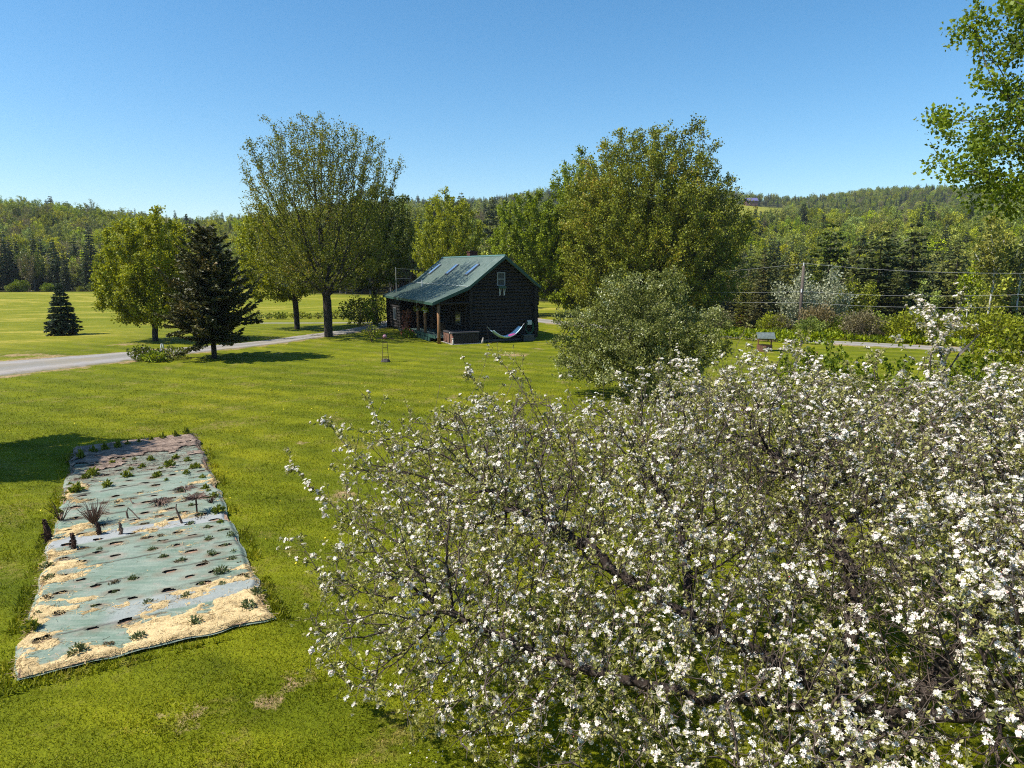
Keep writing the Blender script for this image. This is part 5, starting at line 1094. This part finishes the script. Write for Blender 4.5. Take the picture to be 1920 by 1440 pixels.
# roadside bushes
bushes = [shrub("roadside_bush", "leafy bush", 200, 300 + i * 5, 1.5, 2.0 + .3 * i, 2600, .15, (L_bush, L_yellow, F_bare)[i], "bushes") for i in range(3)]
nb = 0; 
for i in range(400):
    az = rf.uniform(15, 39.5); rr = rf.uniform(50.5, 64); x = rr * sin(R(az)); y = rr * cos(R(az)); dp = dist_path([x], [y], DRIVE)[0]
    side = dp > 1.6 and rr > np.interp(az, [10, 22, 30, 37, 45], [60, 56, 55.5, 54, 54])
    if not side: continue
    z = T(x, y); px, _ = px_of(x, y, z)
    if 1350 < px < 1445 or (1470 < px < 1530 and rf.random() < .6): continue
    col = int(rf.integers(0, 3)); s = .28 + .8 * rf.random() ** 1.7
    where = "left of the utility pole" if px < 1500 else ("between the pole and the birches" if px < 1790 else "below the birches at the right edge"); size = "low" if s < .5 else ("middling" if s < .8 else "tall")
    c = ("olive", "yellow green", "greyish brown")[col]; lab = "%s %s roadside bush above the road, %s" % (size, c, where)
    copy_tree(bushes[col], (x, y, z - .05), rf.random() * 6, s, lab, "%s %s bushes %s" % (size, c, where)); nb += 1
    if nb >= 95: break
for b_ in bushes:
    for k in list(b_.children): bpy.data.objects.remove(k)
    bpy.data.objects.remove(b_)
# field-edge bushes on the left
fb = shrub("field_bush", "bush", 300, 300, 2.0, 3.0, 2200, .28, L_bush, "bushes at the foot of the left woods")
for i, px in enumerate((20, 38, 90, 150, 176, 210)):
    d = ray(px, 541); D = 176; x, y = d[0] / d[1] * D * cos(math.atan(d[0] / d[1])), D * cos(math.atan(d[0] / d[1])); copy_tree(fb, (x, y, T(x, y)), i, (.5, .8, .6, .4, .65, .5)[i], "yellow green bush at the foot of the dark woods beyond the left field")
for k in list(fb.children): bpy.data.objects.remove(k)
bpy.data.objects.remove(fb)
# low undergrowth between road and woods
def undergrowth():
    rng = np.random.default_rng(4); n = 70000; az = rng.uniform(10, 42, n); r = rng.uniform(48, 82, n); x = r * np.sin(np.radians(az)); y = r * np.cos(np.radians(az)); dp = dist_path(x, y, DRIVE[::2])
    far = (x * .56 + y * .83) > (np.interp(az, [10, 22, 30, 37, 45], [60, 56, 55, 51, 50]) * np.cos(np.radians(az - 34)))
    ok = ((dp > .3) | ((x < 21.5) & (x > 9))) & ((r > np.interp(az, [10, 22, 30, 37, 45], [62, 56.5, 54, 53, 53])) | ((dp < .6) & (rng.random(len(x)) < .12)) | ((dp < 1.1) & (x < 21.5) & (x > 9) & (r > 50) & (rng.random(len(x)) < .8))); x = x[ok]; y = y[ok]; h = .1 + .7 * fbm(x * .5, y * .5, 77) * rng.random(len(x))
    V, F = instance(LEAF_V, LEAF_F, np.column_stack([x, y, terrain(x, y) + h * .8]), rng.normal(size=(len(x), 3)) + [0, 0, 1.2], .22 + .2 * rng.random(len(x)), rng, .8)
    tag(obj("undergrowth", mesh_np("undergrowth", [(V, F, 0)], [L_bush])), "tangled green weeds and brush between the road and the woods", "undergrowth", kind='stuff')
undergrowth()
# the far woods: one mass of instanced trees
def far_woods():
    protos = bpy.data.collections.new("wood_kinds"); keys = sorted(set(KIND) - {'whi0', 'red0'}); lowk = {}
    for i, k in enumerate(keys):
        w, c = KIND[k]; o1 = bpy.data.objects.new("k%02d" % i, None)
        me = bpy.data.meshes.new("k%02d" % i)
        vs = []; fs = []
        def arr(m):
            v = np.empty(len(m.vertices) * 3, np.float32); m.vertices.foreach_get('co', v); nl = len(m.loops); l = np.empty(nl, np.int32); m.loops.foreach_get('vertex_index', l); s_ = len(m.polygons); return v.reshape(-1, 3), l.reshape(s_, -1)
        g = []
        v, f = arr(w); g.append((v, f, 0)); v, f = arr(c); g.append((v, f, 1))
        me = mesh_np("k%02d" % i, g, [w.materials[0], c.materials[0]]); o1 = bpy.data.objects.new("k%02d" % i, me); protos.objects.link(o1); lowk.setdefault(k[:3], []).append(i)
    n = len(rest); P = np.array([(t[1], t[2], t[3] - .2) for t in rest], np.float32); idx = np.array([random.choice(lowk[t[0]]) for t in rest], np.int32); sc = np.array([t[4] for t in rest], np.float32)
    me = bpy.data.meshes.new("far_woods"); me.vertices.add(n); me.vertices.foreach_set('co', P.ravel())
    a = me.attributes.new('kind', 'INT', 'POINT'); a.data.foreach_set('value', idx)
    a = me.attributes.new('rot', 'FLOAT_VECTOR', 'POINT'); a.data.foreach_set('vector', np.stack([np.zeros(n), np.zeros(n), rf.random(n) * 6.28], -1).astype(np.float32).ravel())
    a = me.attributes.new('sca', 'FLOAT_VECTOR', 'POINT'); a.data.foreach_set('vector', np.stack([sc * 1.05, sc * 1.05, sc * (.8 + .35 * rf.random(n))], -1).astype(np.float32).ravel())
    o = tag(obj("far_woods", me), "mixed spring woods covering the distant hillsides", "woods", kind='stuff')
    ng = bpy.data.node_groups.new("woods", 'GeometryNodeTree'); ng.interface.new_socket('Geometry', in_out='INPUT', socket_type='NodeSocketGeometry'); ng.interface.new_socket('Geometry', in_out='OUTPUT', socket_type='NodeSocketGeometry')
    gi = ng.nodes.new('NodeGroupInput'); go = ng.nodes.new('NodeGroupOutput'); ip = ng.nodes.new('GeometryNodeInstanceOnPoints'); ci = ng.nodes.new('GeometryNodeCollectionInfo')
    m2p = ng.nodes.new('GeometryNodeMeshToPoints'); ng.links.new(gi.outputs[0], m2p.inputs[0])
    ci.inputs['Collection'].default_value = protos; ci.inputs['Separate Children'].default_value = True; ci.inputs['Reset Children'].default_value = True
    def named(nm, ty):
        x = ng.nodes.new('GeometryNodeInputNamedAttribute'); x.data_type = ty; x.inputs[0].default_value = nm; return x.outputs[0]
    ng.links.new(m2p.outputs[0], ip.inputs['Points']); ng.links.new(ci.outputs[0], ip.inputs['Instance']); ip.inputs['Pick Instance'].default_value = True
    ng.links.new(named('kind', 'INT'), ip.inputs['Instance Index']); ng.links.new(named('rot', 'FLOAT_VECTOR'), ip.inputs['Rotation']); ng.links.new(named('sca', 'FLOAT_VECTOR'), ip.inputs['Scale'])
    ng.links.new(ip.outputs[0], go.inputs[0]); md = o.modifiers.new('woods', 'NODES'); md.node_group = ng
    print("woods", n, "singles", len(singles), "bushes", nb)
far_woods()

# ------------------------------------------------------------ utility pole, lines, far house
pt = at(1507, 498, 60); gz = T(pt.x, pt.y)
up_ = empty("utility_pole", (pt.x, pt.y, gz), "wooden utility pole carrying the lines above the right road", "utility pole")
q = MB(); q.tube([(0, 0, -.3), (0, 0, (pt.z - gz) / 2), (0, 0, pt.z - gz)], [.17, .15, .12], 8); q.build("pole", plain("pole_wood", (.10, .08, .065), .9, .3), up_, True)
q = MB(); q.tube([(0, 0, pt.z - gz), (0, 0, pt.z - gz + .25)], .05, 6); q.tube([(-.1, -.15, pt.z - gz - 2.3), (-.1, -.15, pt.z - gz - 2.0)], .06, 6); q.build("insulator", M_white, up_)
for i, (dz, ly, ry, lab) in enumerate(((0.2, 512, 507, "topmost overhead line from the utility pole"), (-2.2, 537, 540, "middle overhead line crossing in front of the valley woods"), (-3.15, 551, 563, "lowest thick overhead line crossing the right side"))):
    a = at(1180, ly + 4, 74); b_ = Vector((pt.x, pt.y - .13, pt.z + dz)); c_ = at(2150, ry, 42); q = MB()
    for A_, B_ in ((a, b_), (b_, c_)):
        q.tube([A_.lerp(B_, t) - Vector((0, 0, .5 * 4 * t * (1 - t) * (.5 if A_ is a else .9))) for t in np.linspace(0, 1, 14)], .0075, 4)
    tag(q.build("power_line", plain("wire", (.34, .34, .34), .5)), lab, "cable", "overhead lines on the utility pole")
hz = T(HOUSE[0], HOUSE[1]); hp_ = Vector((HOUSE[0], HOUSE[1], 0)); fh = empty("farmhouse", (hp_.x, hp_.y, hz + 1.5), "tiny distant house with a purple blue roof on the wooded ridge", "house")
q = MB(); q.box((-6, -4, -2), (6, 4, 3.2)); q.build("wall", plain("far_wall", (.13, .06, .05)), fh); q = MB()
for s in (-1, 1): q.prism([(-6.5, s * 4.6, 3.0), (6.5, s * 4.6, 3.0), (6.5, 0, 6.2), (-6.5, 0, 6.2)], (0, 0, .2))
q.build("roof", plain("far_roof", (.12, .11, .24), .5), fh)

# ------------------------------------------------------------ thin spring haze over the valley
def haze():
    q = MB(); q.box((-1450, -1450, -6), (1450, 1450, 160)); m = bpy.data.materials.new("haze_air"); m.use_nodes = True; n = m.node_tree; n.nodes.remove(n.nodes['Principled BSDF'])
    v = N(n, 'ShaderNodeVolumePrincipled'); v.inputs['Color'].default_value = (.80, .90, 1, 1); v.inputs['Density'].default_value = .00011; v.inputs['Anisotropy'].default_value = .2
    n.links.new(v.outputs[0], n.nodes['Material Output'].inputs['Volume']); tag(q.build("haze", m), "thin bluish air over the valley", "haze", kind='stuff')
haze()
S.cycles.volume_bounces = 0; S.cycles.volume_max_steps = 64
